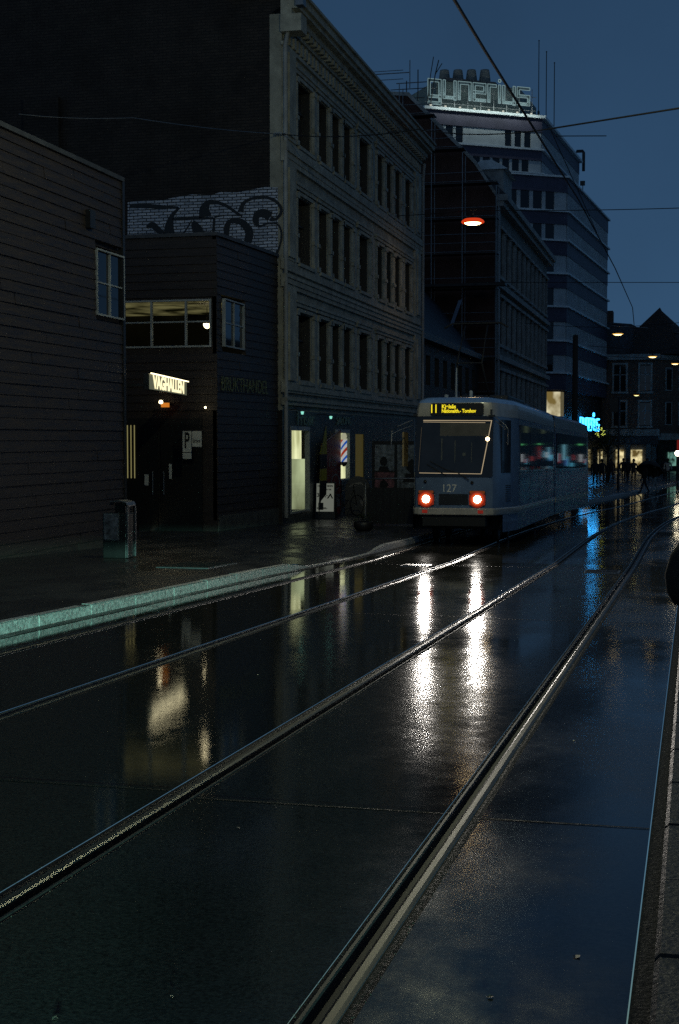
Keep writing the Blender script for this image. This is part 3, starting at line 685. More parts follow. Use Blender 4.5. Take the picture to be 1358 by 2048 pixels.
MB().lathe((0, 0, 0), [(.001, -.03), (.03, -.03), (.05, .05), (.001, .06)], 10).build('shade', emis('green_glow', (.35, 1, .8), .8), t); MB().tube([(0, 0, .04), (-.2, 0, .12), (-.45, 0, .1)], .012).build('arm', M['dark'], t)
c = copy_tree(t); c.location = (SX+.45, 42.6, 2.28); c['label'] = 'small greenish lamp over the middle of the shop front'
# barber pole
t = thing('barber_pole', (SX+.28, 45.0, 1.25), 'striped red white and blue barber pole in front of the lit window', 'barber pole')
sp = bpy.data.materials.new('barber_stripes'); sp.use_nodes = True; N = sp.node_tree.nodes; L = sp.node_tree.links; b_ = N['Principled BSDF']
tc = N.new('ShaderNodeTexCoord'); sx = N.new('ShaderNodeSeparateXYZ'); L.new(tc.outputs['Object'], sx.inputs[0])
m1 = N.new('ShaderNodeMath'); m1.operation = 'MULTIPLY_ADD'; m1.inputs[1].default_value = -1.3; L.new(sx.outputs['X'], m1.inputs[0]); L.new(sx.outputs['Z'], m1.inputs[2])
m2 = N.new('ShaderNodeMath'); m2.operation = 'MULTIPLY'; m2.inputs[1].default_value = 2.1; L.new(m1.outputs[0], m2.inputs[0])
m3 = N.new('ShaderNodeMath'); m3.operation = 'FRACT'; L.new(m2.outputs[0], m3.inputs[0])
cr = N.new('ShaderNodeValToRGB'); cr.color_ramp.interpolation = 'CONSTANT'; e = cr.color_ramp.elements; e[0].color = (.9, .9, .9, 1); e[1].position = .25; e[1].color = (.02, .16, .75, 1)
q = e.new(.45); q.color = (.9, .9, .9, 1); q = e.new(.75); q.color = (.6, .06, .02, 1)
L.new(m3.outputs[0], cr.inputs[0]); L.new(cr.outputs[0], b_.inputs['Base Color']); L.new(cr.outputs[0], b_.inputs['Emission Color']); b_.inputs['Emission Strength'].default_value = .38
MB().lathe((0, 0, 0), [(.10, -.36), (.10, .36)], 16).build('striped_drum', sp, t)
MB().lathe((0, 0, .46), [(.001, .12), (.07, .09), (.1, .0), (.07, -.05), (.11, -.07), (.11, -.10)], 16).build('cap_globe', emis('cap_glow', (.9, .9, .6), .35), t)
MB().lathe((0, 0, -.42), [(.11, .06), (.11, 0), (.04, -.08), (.001, -.10)], 16).tube([(0, 0, -.45), (-.28, 0, -.45)], .02).build('bracket', M['galv'], t)
# red banner panel leaning out from the front
t = thing('banner', (SX+.1, 42.6, .2), 'tall dark red shop banner with white letters and a round picture', 'banner')
u = (0, 1, 0)
MB().extr([(-.1, -1.0), (2.3, -1.0), (2.3, 1.75), (-.1, 1.28)], (.10, 0, 0), u, (0, 0, 1), (-.03, 0, 0)).build('sheet', M['red'], t)
dw = mat('faded_white_print', (.26, .24, .21), .6, var=.2)
text('letters', 'ria', .5, dw, frame((.107, 1.2, .72), u, (1, 0, 0)), t, .002, sx=1.9)
b = MB(); n = 20
for i in range(n):
    a0, a1 = 2*PI*i/n, 2*PI*(i+1)/n
    for r0, r1 in ((.22, .27),):
        b.add([(.106, 1.55+2.2*r0*math.cos(a0), .05+r0*math.sin(a0)), (.106, 1.55+2.2*r1*math.cos(a0), .05+r1*math.sin(a0)), (.106, 1.55+2.2*r1*math.cos(a1), .05+r1*math.sin(a1)), (.106, 1.55+2.2*r0*math.cos(a1), .05+r0*math.sin(a1))], [(0,1,2,3)])
b.build('ring_print', dw, t)
MB().box(.104, .108, .5, 2.1, -.75, -.35).build('label_print', dw, t)
MB().tube([(.12, -.15, 1.27), (.12, 2.35, 1.78)], .012).build('top_batten', M['galv'], t)
# black and yellow beach flag
t = thing('beach_flag', (SX+.7, 40.75, G(41)+.125), 'black and yellow feather flag on a bent pole by the lit window', 'flag')
MB().tube([(0, -.55, 0), (0, -.5, .6), (0, -.38, 1.4), (0, -.15, 2.3), (0, .15, 2.78), (0, .3, 2.85)], .015).build('pole', M['dark'], t)
MB().extr([(-.45, 1.98), (-.1, 2.38), (.3, 2.83), (.36, 2.2), (.36, 1.98)], (0, 0, 0), u, (0, 0, 1), (.006, 0, 0)).extr([(-.42, 1.2), (.36, 1.2), (.36, 1.55), (-.40, 1.55)], (0, 0, 0), u, (0, 0, 1), (.006, 0, 0)).build('yellow_cloth', M['yellow'], t)
MB().extr([(-.45, 1.56), (.36, 1.56), (.36, 1.97), (-.45, 1.97)], (0, 0, 0), u, (0, 0, 1), (.006, 0, 0)).extr([(-.48, .45), (-.3, .62), (.3, .78), (.34, 1.19), (-.42, 1.19)], (0, 0, 0), u, (0, 0, 1), (.006, 0, 0)).build('black_cloth', M['black'], t)
# A-boards
t = thing('pavement_sign', (-10.95, 42.2, G(42)+.125), 'dark A-frame pavement sign with a white poster of styling tools', 'sign', rz=R(6))
MB().obox((-.30, 0, 0), (.62, 0, 0), (0, .04, 0), (0, .12, 1.12)).obox((-.30, .5, 0), (.62, 0, 0), (0, .04, 0), (0, -.36, 1.12)).build('board', M['dark'], t)
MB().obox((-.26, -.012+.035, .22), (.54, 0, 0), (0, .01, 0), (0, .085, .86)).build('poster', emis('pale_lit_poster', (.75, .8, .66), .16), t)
pm = Matrix.Rotation(R(-6), 4, 'X')
for s, z, sz in (('HAIR & SKIN', 1.0, .085), ('Permanent', .90, .085), ('350,-', .72, .17), ('Klipp  200,-', .32, .07)):
    text('print', s, sz, M['black'], frame((.01 if z > .8 else -.08, (z-.22)*.0988+.018, z), (1, 0, 0), (0, -1, 0)), t, .002, bold=.003)
MB().obox((.06, .055, .62), (.05, 0, 0), (0, .004, 0), (.10, .02, .14)).obox((.22, .055, .62), (.04, 0, 0), (0, .004, 0), (-.08, .02, .15)).obox((-.2, .022, .27), (.16, 0, 0), (0, .004, 0), (0, .02, .22)).build('picture_print', M['black'], t)
t = thing('pavement_sign', (-10.8, 46.0, G(46)+.125), 'dark round-topped A-frame pavement sign with a white arrow shape', 'sign', rz=R(10))
arc = [(-.42, 0), (.42, 0), (.42, .85)] + [(.42*math.cos(a), .85+.42*math.sin(a)) for a in [PI*k/8 for k in range(1, 8)]] + [(-.42, .85)]
MB().extr(arc, (0, 0, 0), (1, 0, 0), (0, .1, 1), (0, .03, 0)).build('board', M['dark'], t)
MB().extr([(.05, .45), (.36, .62), (.33, .30), (.24, .42), (.22, .2)], (0, -.008, 0), (1, 0, 0), (0, .1, 1), (0, .004, 0)).build('arrow_print', dw, t)
MB().extr([(-.3, .9), (.1, 1.0), (.25, .92), (.1, 1.07), (-.2, 1.02)], (0, -.008, 0), (1, 0, 0), (0, .1, 1), (0, .004, 0)).build('logo_print', dw, t)
MB().tube([(-.4, .05, .1), (-.4, .5, 0)], .015).tube([(.4, .05, .1), (.4, .5, 0)], .015).tube([(-.4, .1, .9), (-.4, .5, 0)], .015).tube([(.4, .1, .9), (.4, .5, 0)], .015).build('legs', M['dark'], t)
# bicycle parked by the shop
t = thing('bicycle', (-10.75, 44.2, G(44)+.125), 'dark bicycle parked between the two pavement signs outside the shop', 'bicycle', rz=R(62))
def wheel(x):
    q = MB(); n_ = 24; q.tube([(x+.33*math.cos(2*PI*k/n_), 0, .34+.33*math.sin(2*PI*k/n_)) for k in range(n_+1)], .017, 6, False)
    w_ = q.build('wheel', M['rubber'], t); q = MB()
    for k in range(12): q.tube([(x, 0, .34), (x+.32*math.cos(2*PI*k/12), 0, .34+.32*math.sin(2*PI*k/12))], .003, 4, False)
    q.build('spokes', M['galv'], w_)
wheel(-.52); wheel(.52)
MB().tube([(-.52, 0, .34), (-.12, 0, .30), (.38, 0, .82), (-.22, 0, .82), (-.12, 0, .30)], .016).tube([(-.52, 0, .34), (-.22, 0, .82), (-.25, 0, .95)], .014).tube([(.52, 0, .34), (.38, 0, .82), (.35, 0, 1.0)], .016).build('bike_frame', M['dark'], t)
MB().tube([(.30, -.28, 1.02), (.36, -.1, 1.02), (.36, .1, 1.02), (.30, .28, 1.02)], .013).build('handlebar', M['galv'], t)
MB().prism([(-.38, -.07), (-.12, -.02), (-.12, .02), (-.38, .07)], .95, 1.0).build('saddle', M['rubber'], t)
# poster hoarding, barrier
t = thing('poster_hoarding', (-9.3, 45.5, G(45)+.125), 'dark hoarding pasted with blue-grey and pink posters beside the tram', 'hoarding')
MB().box(-.9, 2.2, 0, .15, 0, 2.42).build('board', M['dark'], t)
for i, (x0, x1, z0, z1, mm) in enumerate([(-.8, -.15, 1.45, 2.3, 'poster'), (-.8, -.15, .6, 1.4, 'poster_red'), (-.05, 1.0, .7, 2.3, 'poster'), (1.1, 2.1, .7, 2.3, 'poster')]):
    MB().box(x0, x1, -.012, -.002, z0, z1).build('poster', M[mm], t)
b = MB(); rnd = random.Random(3)
for cx, cz, r in ((.45, 1.6, .2), (1.6, 1.55, .2), (-.5, 1.75, .13), (-.5, 1.0, .14)):
    b.add([(cx+r*math.cos(a)*rnd.uniform(.8, 1.1), -.017, cz+r*1.2*math.sin(a)*rnd.uniform(.8, 1.1)) for a in [2*PI*k/11 for k in range(11)]], [tuple(range(11))])
    b.add([(cx-r*1.6, -.017, cz-r*2.6), (cx+r*1.6, -.017, cz-r*2.6), (cx+r, -.017, cz-r*1.2), (cx-r, -.017, cz-r*1.2)], [(0,1,2,3)])
b.build('portrait_print', M['black'], t)
t = thing('barrier', (-8.15, 38.4, G(38)+.125), 'steel hoop barrier with dark infill panel beside the tram', 'barrier')
MB().tube([(-.65, 0, 0), (-.65, 0, 1.18), (-.58, 0, 1.28), (.0, 0, 1.3), (1.5, 0, 1.3), (1.6, 0, 1.2), (1.6, 0, 0)], .025).build('hoop', M['galv'], t)
MB().box(-.6, 1.55, -.01, .01, .05, 1.05).build('panel', M['dark'], t)
b = MB()
for i in range(11): b.box(-.55+i*.2, -.535+i*.2, -.02, -.011, .05, 1.05)
b.build('bars', M['black'], t)
t = thing('planter', (-8.2, 35.6, G(35.6)+.125), 'low dark rounded planter at the kerb by the barrier', 'planter')
MB().lathe((0, 0, 0), [(.16, 0), (.24, .05), (.26, .22), (.22, .24), (.2, .18)], 16).build('pot', M['dark'], t)
b = MB(); rnd = random.Random(5)
for i in range(120):
    a, r, z = rnd.uniform(0, 6.28), rnd.uniform(0, .26), rnd.uniform(.15, .42); p = Vector((r*math.cos(a), r*math.sin(a), z)); e = Vector((rnd.uniform(-1, 1), rnd.uniform(-1, 1), rnd.uniform(-.3, 1))).normalized()*.06; f = e.cross(Vector((rnd.random(), rnd.random(), 1))).normalized()*.025
    b.add([p, p+f+e*.5, p+e, p-f+e*.5], [(0,1,2,3)])
b.build('foliage', M['leaf'], t)

# ------------------------------------------------------------------ low building between
t = thing('low_building', (0, 0, 0), 'low dark building with grey sloping roof between the stone facade and the scaffolding', 'building')
facade(t, -12.2, 62, 82.8, [(1.5, 3.0), (4.2, 5.6)], [(63.5+i*2.4, 64.7+i*2.4) for i in range(8)], -1.6, 6.3, 'wood', 'wood')
MB().box(-30, -12.55, 62, 82.8, -1.6, 6.3).build('wall_back', M['wood2'], t)
MB().extr([(-12.0, 6.3), (-16.6, 12.0), (-30, 12.0), (-30, 6.3)], (0, 62, 0), (1, 0, 0), (0, 0, 1), (0, 20.8, 0)).build('roof', M['slate'], t)
MB().box(-12.45, -11.7, 62, 82.5, 6.15, 6.45).build('gutter', M['dark'], t)
MB().box(-12.2, -11.9, 72, 82, 2.9, 3.3).build('awning', M['dark'], t)
# ------------------------------------------------------------------ scaffolded building
t = thing('corner_building', (0, 0, 0), 'tall building with dark red-brown gable behind scaffolding, a dormer and stone street front', 'building')
GY = 82.9
MB().extr([(SX, -1.6), (SX, 15.9), (-12.48, 17.7), (-16.4, 21.75), (-18.2, 21.9), (-40, 21.9), (-40, -1.6)], (0, GY, 0), (1, 0, 0), (0, 0, 1), (0, .4, 0)).build('gable_wall', M['netting'], t)
MB().extr([(SX+.05, 15.95), (-12.44, 17.82), (-16.38, 21.92), (-18.2, 22.1), (-40, 22.1), (-40, 21.9), (-18.2, 21.9), (-16.45, 21.7), (-12.5, 17.6), (SX, 15.75)], (0, GY-.1, 0), (1, 0, 0), (0, 0, 1), (0, .5, 0)).build('verge', M['stone_dim2'], t)
wl = [(84.6+i*2.62, 86.1+i*2.62) for i in range(11)]
facade(t, SX, 83.3, 113, [(7.4, 9.8), (11.4, 14.0), (3.6, 5.7)][:0] or [(3.4, 5.6), (7.4, 9.9), (11.4, 13.9)], wl, -1.8, 15.2, 'stone_dim', 'stone_dim2', .2, nv=1)
b = MB()
for za, zb in ((3.4, 5.6), (7.4, 9.9), (11.4, 13.9)):
    for p, q in wl: b.box(SX, SX+.12, p-.22, p-.06, za-.1, zb+.1).box(SX, SX+.12, q+.06, q+.22, za-.1, zb+.1).box(SX, SX+.24, p-.3, q+.3, zb+.12, zb+.3).box(SX, SX+.18, p-.25, q+.25, za-.28, za-.1)
b.build('window_surrounds', M['stone_dim2'], t)
MB().box(SX, SX+.45, 83.3, 113.2, 15.2, 15.5).box(SX, SX+.7, 83.2, 113.3, 15.5, 15.85).box(SX, SX+.3, 83.3, 113.1, 6.3, 6.6).box(SX, SX+.3, 83.3, 113.1, 10.5, 10.8).build('cornice', M['stone_dim2'], t)
MB().extr([(SX+.6, 15.85), (SX-1.2, 17.7), (SX-5.1, 21.75), (-30, 21.9), (-30, 15.85)], (0, 83.3, 0), (1, 0, 0), (0, 0, 1), (0, 29.7, 0)).build('roof', M['slate'], t)
MB().box(SX+.1, SX+.22, 83.45, 83.6, -1.4, 15.5).build('downpipe', M['frame_l'], t)
MB().box(-16, SX-.35, 112.6, 113, -1.8, 15.2).build('end_wall', M['stone_dim'], t)
dm = MB().box(SX-2.0, SX-.05, 87.0, 91.0, 15.9, 18.0).build('dormer', M['stone_dim2'], t)
MB().extr([(SX-2.2, 18.0), (SX+.25, 18.0), (SX-.7, 18.55), (SX-1.4, 18.55)], (0, 86.8, 0), (1, 0, 0), (0, 0, 1), (0, 4.4, 0)).build('dormer_roof', M['tower_sill'], dm)
t = thing('scaffolding', (0, 0, 0), 'steel tube scaffolding in front of the dark red-brown gable', 'scaffolding')
b = MB()
def slope_top(x):
    return 15.9 + min(max((SX-x)*1.14, 0), 6)
for x in (SX+.25, -13.0, -14.8, -16.7, -18.5):
    for yy in (GY-.25, GY-1.3): b.tube([(x, yy, -1.6), (x, yy, slope_top(x)+.2)], .03, 6)
b.build('standards', M['galv'], t)
b = MB(); z = .4; 
while z < 22.5:
    xr = SX+.3 if z < 16.5 else SX - (z-16.5)/1.14
    for dz in (0, .5, 1.0)[:2 if int(z*2) % 3 else 3]: b.tube([(xr, GY-1.3, z+dz), (-19, GY-1.3, z+dz)], .022, 5)
    z += 2.0
b.build('ledgers', M['galv'], t)
b = MB(); z = .35
while z < 21:
    xr = SX+.3 if z < 16.5 else SX - (z-16.5)/1.14
    b.box(-19, xr, GY-1.25, GY-.3, z-.06, z-.01); z += 2.0
b.build('decks', M['dark'], t)
MB().tube([(-18.8, GY-.7, 22.9), (-13.2+SX+11.3-3.0, GY-.7, 22.9)], .03, 6).tube([(-16.2, GY-.7, 22), (-16.2, GY-.7, 23.6)], .03, 6).tube([(-17, GY-.7, 22.3), (-15.2, GY-.7, 22.3)], .03, 6).build('top_rail', M['galv'], t)
MB().obox((-13.9, GY-1.6, 7.5), (.22, 0, .05), (0, .06, 0), (.75, 0, 2.1)).build('hanging_sheet', mat('pale_blue_sheet', (.20, .26, .36), .7, var=.15), t)
MB().box(-15.9, -10.4, GY-2.2, GY-1.35, 10.35, 10.5).build('platform', M['dark'], t)

# ------------------------------------------------------------------ office tower with rooftop sign
t = thing('office_tower', (0, 0, 0), 'tall stepped office tower with pale bands and ribbed panels at the end of the street', 'building')
C1 = Vector((-11.3, 130)); an = R(4.5)
rd = Vector((math.sin(an), math.cos(an))); fd = Vector((-.83, -.555)).normalized()
nr = Vector((rd.y, -rd.x)); nf = Vector((-fd.y*-1, 0))
nf = Vector((.555, -.83)).normalized()
def fp(c, Lf, Lr, off=0., extra=14):
    """footprint from corner c: front length Lf, right length Lr, pushed out by off"""
    # corner offset so that both faces move outwards
    # solve c + nf*off and nr*off intersection
    a = c + nf*off; bq = c + nr*off
    den = fd.x*(-rd.y) + rd.x*fd.y
    dx, dy = bq.x-a.x, bq.y-a.y
    s = (dx*(-rd.y) + rd.x*dy)/den
    k = a + fd*s
    p1 = k + rd*(Lr+off); p3 = k + fd*(Lf+off)
    return [tuple(k), tuple(p1), tuple(p1 - nr*extra), tuple(p3 + Vector((-nf.x, -nf.y))*extra), tuple(p3)]
def floor(c, Lf, Lr, zs, zt, zn, t, nwin, rib=.42, extra=14, wl=None):
    """one storey: spandrel zs-zn below the sill?"""
    pass
levels = [7.62, 10.5, 13.55, 16.5, 19.44, 22.03]
def storey(c, Lf, Lr, z0, z1, wspans, extra=14):
    """z0 sill level, window zone z0..z0+.58h, dark spandrel above up to next sill"""
    h = z1-z0; zw = z0 + h*.56
    MB().prism(fp(c, Lf, Lr, .35, extra), z0-.06, z0+.10).build('sill_band', M['tower_sill'], t)
    MB().prism(fp(c, Lf, Lr, .12, extra), zw, z1-.06).build('spandrel_band', M['tower_band'], t)
    MB().prism(fp(c, Lf, Lr, -.12, extra), z0+.10, zw).build('storey_core', M['stone_dim'], t)
    b = MB(); k = Vector(fp(c, Lf, Lr, 0, extra)[0]); n = int(Lr/.36)
    for i in range(n):
        p = k + rd*(.3+i*.36) - nr*.12
        b.obox((p.x, p.y, z0+.10), (rd.x*.2, rd.y*.2, 0), (nr.x*.2, nr.y*.2, 0), (0, 0, zw-z0-.10))
    b.build('ribbed_panels', M['tower_rib'], t)
    kf = k - nf*.12
    b = MB(); prev = 0.
    for a0, a1 in wspans + [(Lf, Lf)]:
        if a0 > prev:
            p = kf + fd*prev; w = fd*(a0-prev)
            b.obox((p.x, p.y, z0+.10), (w.x, w.y, 0), (nf.x*.14, nf.y*.14, 0), (0, 0, zw-z0-.10))
        prev = a1
    b.build('front_panels', M['tower_rib'], t)
    for a0, a1 in wspans:
        p = kf + fd*(a0+.04) + nf*.03; w = fd*(a1-a0-.08)
        MB().obox((p.x, p.y, z0+.14), (w.x, w.y, 0), (nf.x*.03, nf.y*.03, 0), (0, 0, zw-z0-.18)).build('window', M['glass'], t)
wsp = [(1.2+i*1.25, 2.1+i*1.25) for i in range(5)]
for z0, z1 in zip(levels, levels[1:]+[25.09]): storey(C1, 13.9, 26.4, z0, z1, wsp)
MB().prism(fp(C1, 13.9, 26.4, .35), 25.03, 25.2).build('sill_band', M['tower_sill'], t)
C2 = C1 + fd*2.6
wt = [(1.0+i*.95, 1.65+i*.95) for i in range(3)] + [(7.6+i*.95, 8.3+i*.95) for i in range(4)]
storey(C2, 11.2, 21, 25.2, 27.31, [(1.2+i*.95, 1.9+i*.95) for i in range(8)])
storey(C2, 11.2, 21, 27.31, 30.12, wt)
MB().prism(fp(C2, 11.2, 21, .45), 30.06, 30.30).build('roof_ledge', M['tower_sill'], t)
MB().prism(fp(C2+fd*1.0-nf*2.2, 8.2, 8, 0, 8), 30.3, 33.2).build('plant_room', mat('plant_room_grey_green', (.16, .20, .19), .7, var=.25, scale=.9, stretch=(2, 2, .3)), t)
MB().prism(fp(C2+fd*3.5-nf*2.0, 5.0, 5, 0, 8), 33.2, 33.5).build('plant_room_roof', M['slate'], t)
for q in range(4):
    p = C2 + fd*(4.0+q*1.32) - nf*3.2 - nf*.3*q*.0
    MB().lathe((p.x, p.y, 33.3 - q*.12), [(.5, 0), (.52, .6), (.42, 1.35), (.38, 1.5), (.001, 1.5)], 18).build('chimney', M['stone_dim'], t)
# ground floor storey
MB().prism(fp(C1, 13.9, 26.4, -.4), -2.2, 7.5).build('ground_storey', M['dark'], t)
MB().prism(fp(C1, 13.9, 26.4, .1), 6.1, 7.54).build('canopy', M['tower_band'], t)
k = Vector(fp(C1, 13.9, 26.4, -.38)[0])
p = k + fd*.1; MB().obox((p.x, p.y, 3.75), (fd.x*3.2, fd.y*3.2, 0), (nf.x*.12, nf.y*.12, 0), (0, 0, 2.2)).build('lit_window', M['e_disp'], t)
p = k + fd*.0; MB().obox((p.x, p.y, 3.75), (rd.x*.9, rd.y*.9, 0), (nr.x*.12, nr.y*.12, 0), (0, 0, 2.2)).build('lit_window', emis('dim_window', (.6, .5, .25), .16), t)
p = k + rd*2; MB().obox((p.x, p.y, -1.6), (rd.x*22, rd.y*22, 0), (nr.x*.1, nr.y*.1, 0), (0, 0, 2.4)).build('shop_glazing', M['glass'], t)
# lettering with neon outlines
def letters(word, o, u, n, h, adv, wdt, name, label, body_m, neon_m, outline=True, dbl=.0):
    t = thing(name, (0, 0, 0), label, 'sign')
    G_ = {'g': [[(1, 0), (0, 0), (0, 1), (1, 1), (1, -.42), (0, -.42)]], 'u': [[(0, 1), (0, 0), (1, 0)], [(1, 1), (1, -.06)]], 'n': [[(0, 0), (0, 1), (1, 1), (1, 0)]],
          'e': [[(1, 0), (0, 0), (0, 1), (1, 1), (1, .5), (0, .5)]], 'r': [[(0, 0), (0, 1), (.8, 1)]], 'i': [[(0, 0), (0, 1)]], 's': [[(1, 1), (0, 1), (0, .5), (1, .5), (1, 0), (0, 0)]]}
    u = Vector(u).normalized(); n = Vector(n).normalized(); z = Vector((0, 0, 1)); x = 0; o = Vector(o)
    for ch in word:
        w = {'i': .0, 'r': .62}.get(ch, 1)*wdt
        body = MB(); neon = MB(); th = wdt*(.115 if outline else .10)
        for st_ in G_[ch]:
            pts = [(x + (a*wdt*(1 if ch != 'r' else .75)), c*h) for a, c in st_]
            for (a0, c0), (a1, c1) in zip(pts, pts[1:]):
                dx, dz = a1-a0, c1-c0; l = math.hypot(dx, dz) or 1; dx /= l; dz /= l
                P0 = o + u*(a0-dx*th) + z*(c0-dz*th); P1 = o + u*(a1+dx*th) + z*(c1+dz*th); sd = (u*(-dz) + z*dx)*th
                body.obox(P0-sd, P1-P0, sd*2, n*.08)
            if outline:
                L_, R_ = [], []; k_ = len(pts)
                for i in range(k_):
                    d0 = Vector((pts[i][0]-pts[i-1][0], pts[i][1]-pts[i-1][1])).normalized() if i else None
                    d1 = Vector((pts[i+1][0]-pts[i][0], pts[i+1][1]-pts[i][1])).normalized() if i < k_-1 else None
                    d0 = d0 or d1; d1 = d1 or d0; nn = Vector((-d0.y-d1.y, d0.x+d1.x)); c_ = Vector(pts[i])
                    nn = nn.normalized(); m_ = th/max(.3, nn.dot(Vector((-d0.y, d0.x))))
                    if i == 0: c_ = c_ - d1*th
                    if i == k_-1: c_ = c_ + d0*th
                    L_.append(c_+nn*m_); R_.append(c_-nn*m_)
                loop = L_ + R_[::-1] + [L_[0]]
                for q0, q1 in zip(loop, loop[1:]): neon.tube([o+u*q0.x+z*q0.y+n*.12, o+u*q1.x+z*q1.y+n*.12], dbl or .03, 5)
            else: neon.tube([o+u*q.__getitem__(0)+z*q[1]+n*.12 for q in pts], dbl or .07, 6)
        if ch == 'i':
            cc = o + u*x + z*h*1.35
            ring = [cc + (u*math.cos(2*PI*k_/10) + z*math.sin(2*PI*k_/10))*th*1.1 + n*.12 for k_ in range(11)]
            neon.tube(ring, dbl or .045, 5); body.obox(cc-u*th-z*th, u*th*2, z*th*2, n*.04)
        bo = body.build('letter_body', body_m, t); neon.build('neon_outline', neon_m, bo)
        x += w + adv
    return t, x
kk = Vector(fp(C2, 11.2, 21, .3)[4]); 
o3 = (kk.x, kk.y, 31.05); uu = (-fd.x, -fd.y, 0)
ns = Vector((-fd.x, -fd.y)) * .35
o3 = (kk.x+ns.x, kk.y+ns.y, 31.15)
tt, xx = letters('gunerius', o3, uu, (nf.x, nf.y, 0), 1.35, .40, 1.02, 'roof_sign', 'big outlined neon letters reading gunerius along the tower roof', mat('sign_letter_grey', (.13, .18, .20), .7, var=.2), M['e_neon'])
b = MB()
for i in range(9):
    p = kk + Vector((-fd.x, -fd.y))*(i*1.25+.4) - nf*.2
    b.tube([(p.x, p.y, 30.3), (p.x, p.y, 32.6)], .03, 5)
for zz in (30.7, 31.9): p = kk - nf*.2; q = kk + Vector((-fd.x, -fd.y))*10.8 - nf*.2; b.tube([(p.x, p.y, zz), (q.x, q.y, zz)], .03, 5)
b.build('support_frame', M['galv'], tt)
fl = MB()
for i in range(8):
    p = kk + Vector((-fd.x, -fd.y))*(i*1.38+.5) + nf*.15
    fl.box(p.x-.08, p.x+.08, p.y-.08, p.y+.08, 30.32, 30.42)
fl.build('floodlights', emis('roof_flood', (1, 1, .85), .5), tt)
# street sign on the side of the tower
kr = Vector(fp(C1, 13.9, 26.4, .5)[0]) + rd*5.4
letters('gunerius', (kr.x, kr.y, 2.55), (rd.x, rd.y, 0), (nr.x, nr.y, 0), 1.15, .55, 1.25, 'shop_sign', 'glowing cyan letters at street level on the side of the tower', M['dark'], M['e_neonb'], False, .10)
# masts, pipe and floodlight on the tower roof
t = thing('roof_antenna', (-14.9, 140, 30.2), 'tall thin whip antenna, leftmost of three on the tower roof', 'antenna', 'whip antennas on the tower roof')
MB().tube([(0, 0, 0), (0, 0, 9.9)], .045, 6).build('mast', M['dark'], t); MB().box(-.1, .1, -.1, .1, 0, 3.2).build('base', M['dark'], t); MB().lathe((0, 0, 9.9), [(.001, -.1), (.09, 0), (.001, .1)], 8).build('tip', M['dark'], t)
for loc, lb in (((-14.17, 140, 29.1), 'thin whip antenna between two others on the tower roof'), ((-13.4, 140, 28.0), 'thin whip antenna nearest the sloping right edge of the tower roof')):
    c = copy_tree(t); c.location = loc; c['label'] = lb
t = thing('roof_pipe', (-11.4, 150, 31.1), 'dark bent vent pipe on the tower roof edge', 'pipe')
MB().tube([(-.8, 0, -1.0), (-.8, 0, .05), (-.6, 0, .25), (0, 0, .25), (.1, 0, .1), (.1, 0, -1.8)], .16, 10).build('pipe', M['dark'], t)
t = thing('roof_floodlight', (-10.6, 140, 26.15), 'small dark floodlight perched on the tower shoulder', 'floodlight')
MB().box(-.25, .2, -.2, .2, -.05, .35).build('head', M['dark'], t); MB().tube([(0, 0, -1.0), (0, 0, 0)], .04, 6).build('stalk', M['dark'], t)
t = thing('roof_bracket', (kk.x, kk.y, 32.9), 'small lattice aerial bracket beside the chimneys on the tower', 'aerial')
MB().tube([(.5, 0, -2.5), (.9, 0, 0), (1.2, 0, 1.2)], .05, 5).tube([(.9, 0, 0), (1.5, 0, .9)], .04, 5).tube([(.2, 0, -2.5), (.5, 0, 0), (.75, 0, 1.5)], .04, 5).build('lattice', M['dark'], t)
MB().tube([(-.6, 0, -2.3), (-.6, 0, .5)], .05, 5).tube([(-1.6, 0, -2.6), (-1.6, 0, -.4)], .05, 5).tube([(-3, 0, -1.1), (0, 0, -1.1)], .04, 5).tube([(-3, 0, -1.9), (0, 0, -1.9)], .04, 5).build('railing', M['dark'], t)

# ------------------------------------------------------------------ far corner building
t = thing('corner_building', (0, 0, 0), 'gabled brick corner building with pale window surrounds and lit shops at the street end', 'building')
FYb = 156.6
def front_y(t, Y, x0, x1, rows, wins, z0, z1, mw, mt, depth=.25):
    b = MB(); zs = [z0]
    for a, c in rows: zs += [a, c]
    zs.append(z1)
    for i in range(0, len(zs), 2): b.box(x0, x1, Y, Y+.35, zs[i], zs[i+1])
    for a, c in rows:
        e = x0
        for p, q in list(wins)+[(x1, x1)]:
            if p > e: b.box(e, p, Y, Y+.35, a, c)
            e = q
    b.build('wall', M[mw], t)
    for a, c in rows:
        for p, q in wins:
            f = MB().box(p-.2, p, Y-.08, Y+.1, a-.1, c+.1).box(q, q+.2, Y-.08, Y+.1, a-.1, c+.1).box(p-.3, q+.3, Y-.12, Y+.1, a-.3, a-.1).box(p-.2, q+.2, Y-.1, Y+.1, c+.1, c+.3).build('window', M[mt], t)
            MB().box(p, q, Y+depth, Y+depth+.04, a, c).build('pane', M['glass'], f)
            MB().box((p+q)/2-.05, (p+q)/2+.05, Y+depth-.06, Y+depth-.01, a, c).box(p, q, Y+depth-.06, Y+depth-.01, a+(c-a)*.62, a+(c-a)*.62+.1).build('glazing_bar', M['frame_l'], f)
wn = [(-8.35, -7.1), (-5.6, -4.5)]
front_y(t, FYb, -11.5, -3.6, [(3.2, 5.6), (6.9, 9.6)], wn, 2.1, 10.2, 'brick_far', 'stone_dim2')
MB().box(-11.5, -3.5, FYb-.3, FYb, 2.05, 2.75).box(-11.5, -3.5, FYb-.45, FYb, 10.2, 10.8).build('stone_band', M['stone_dim2'], t)
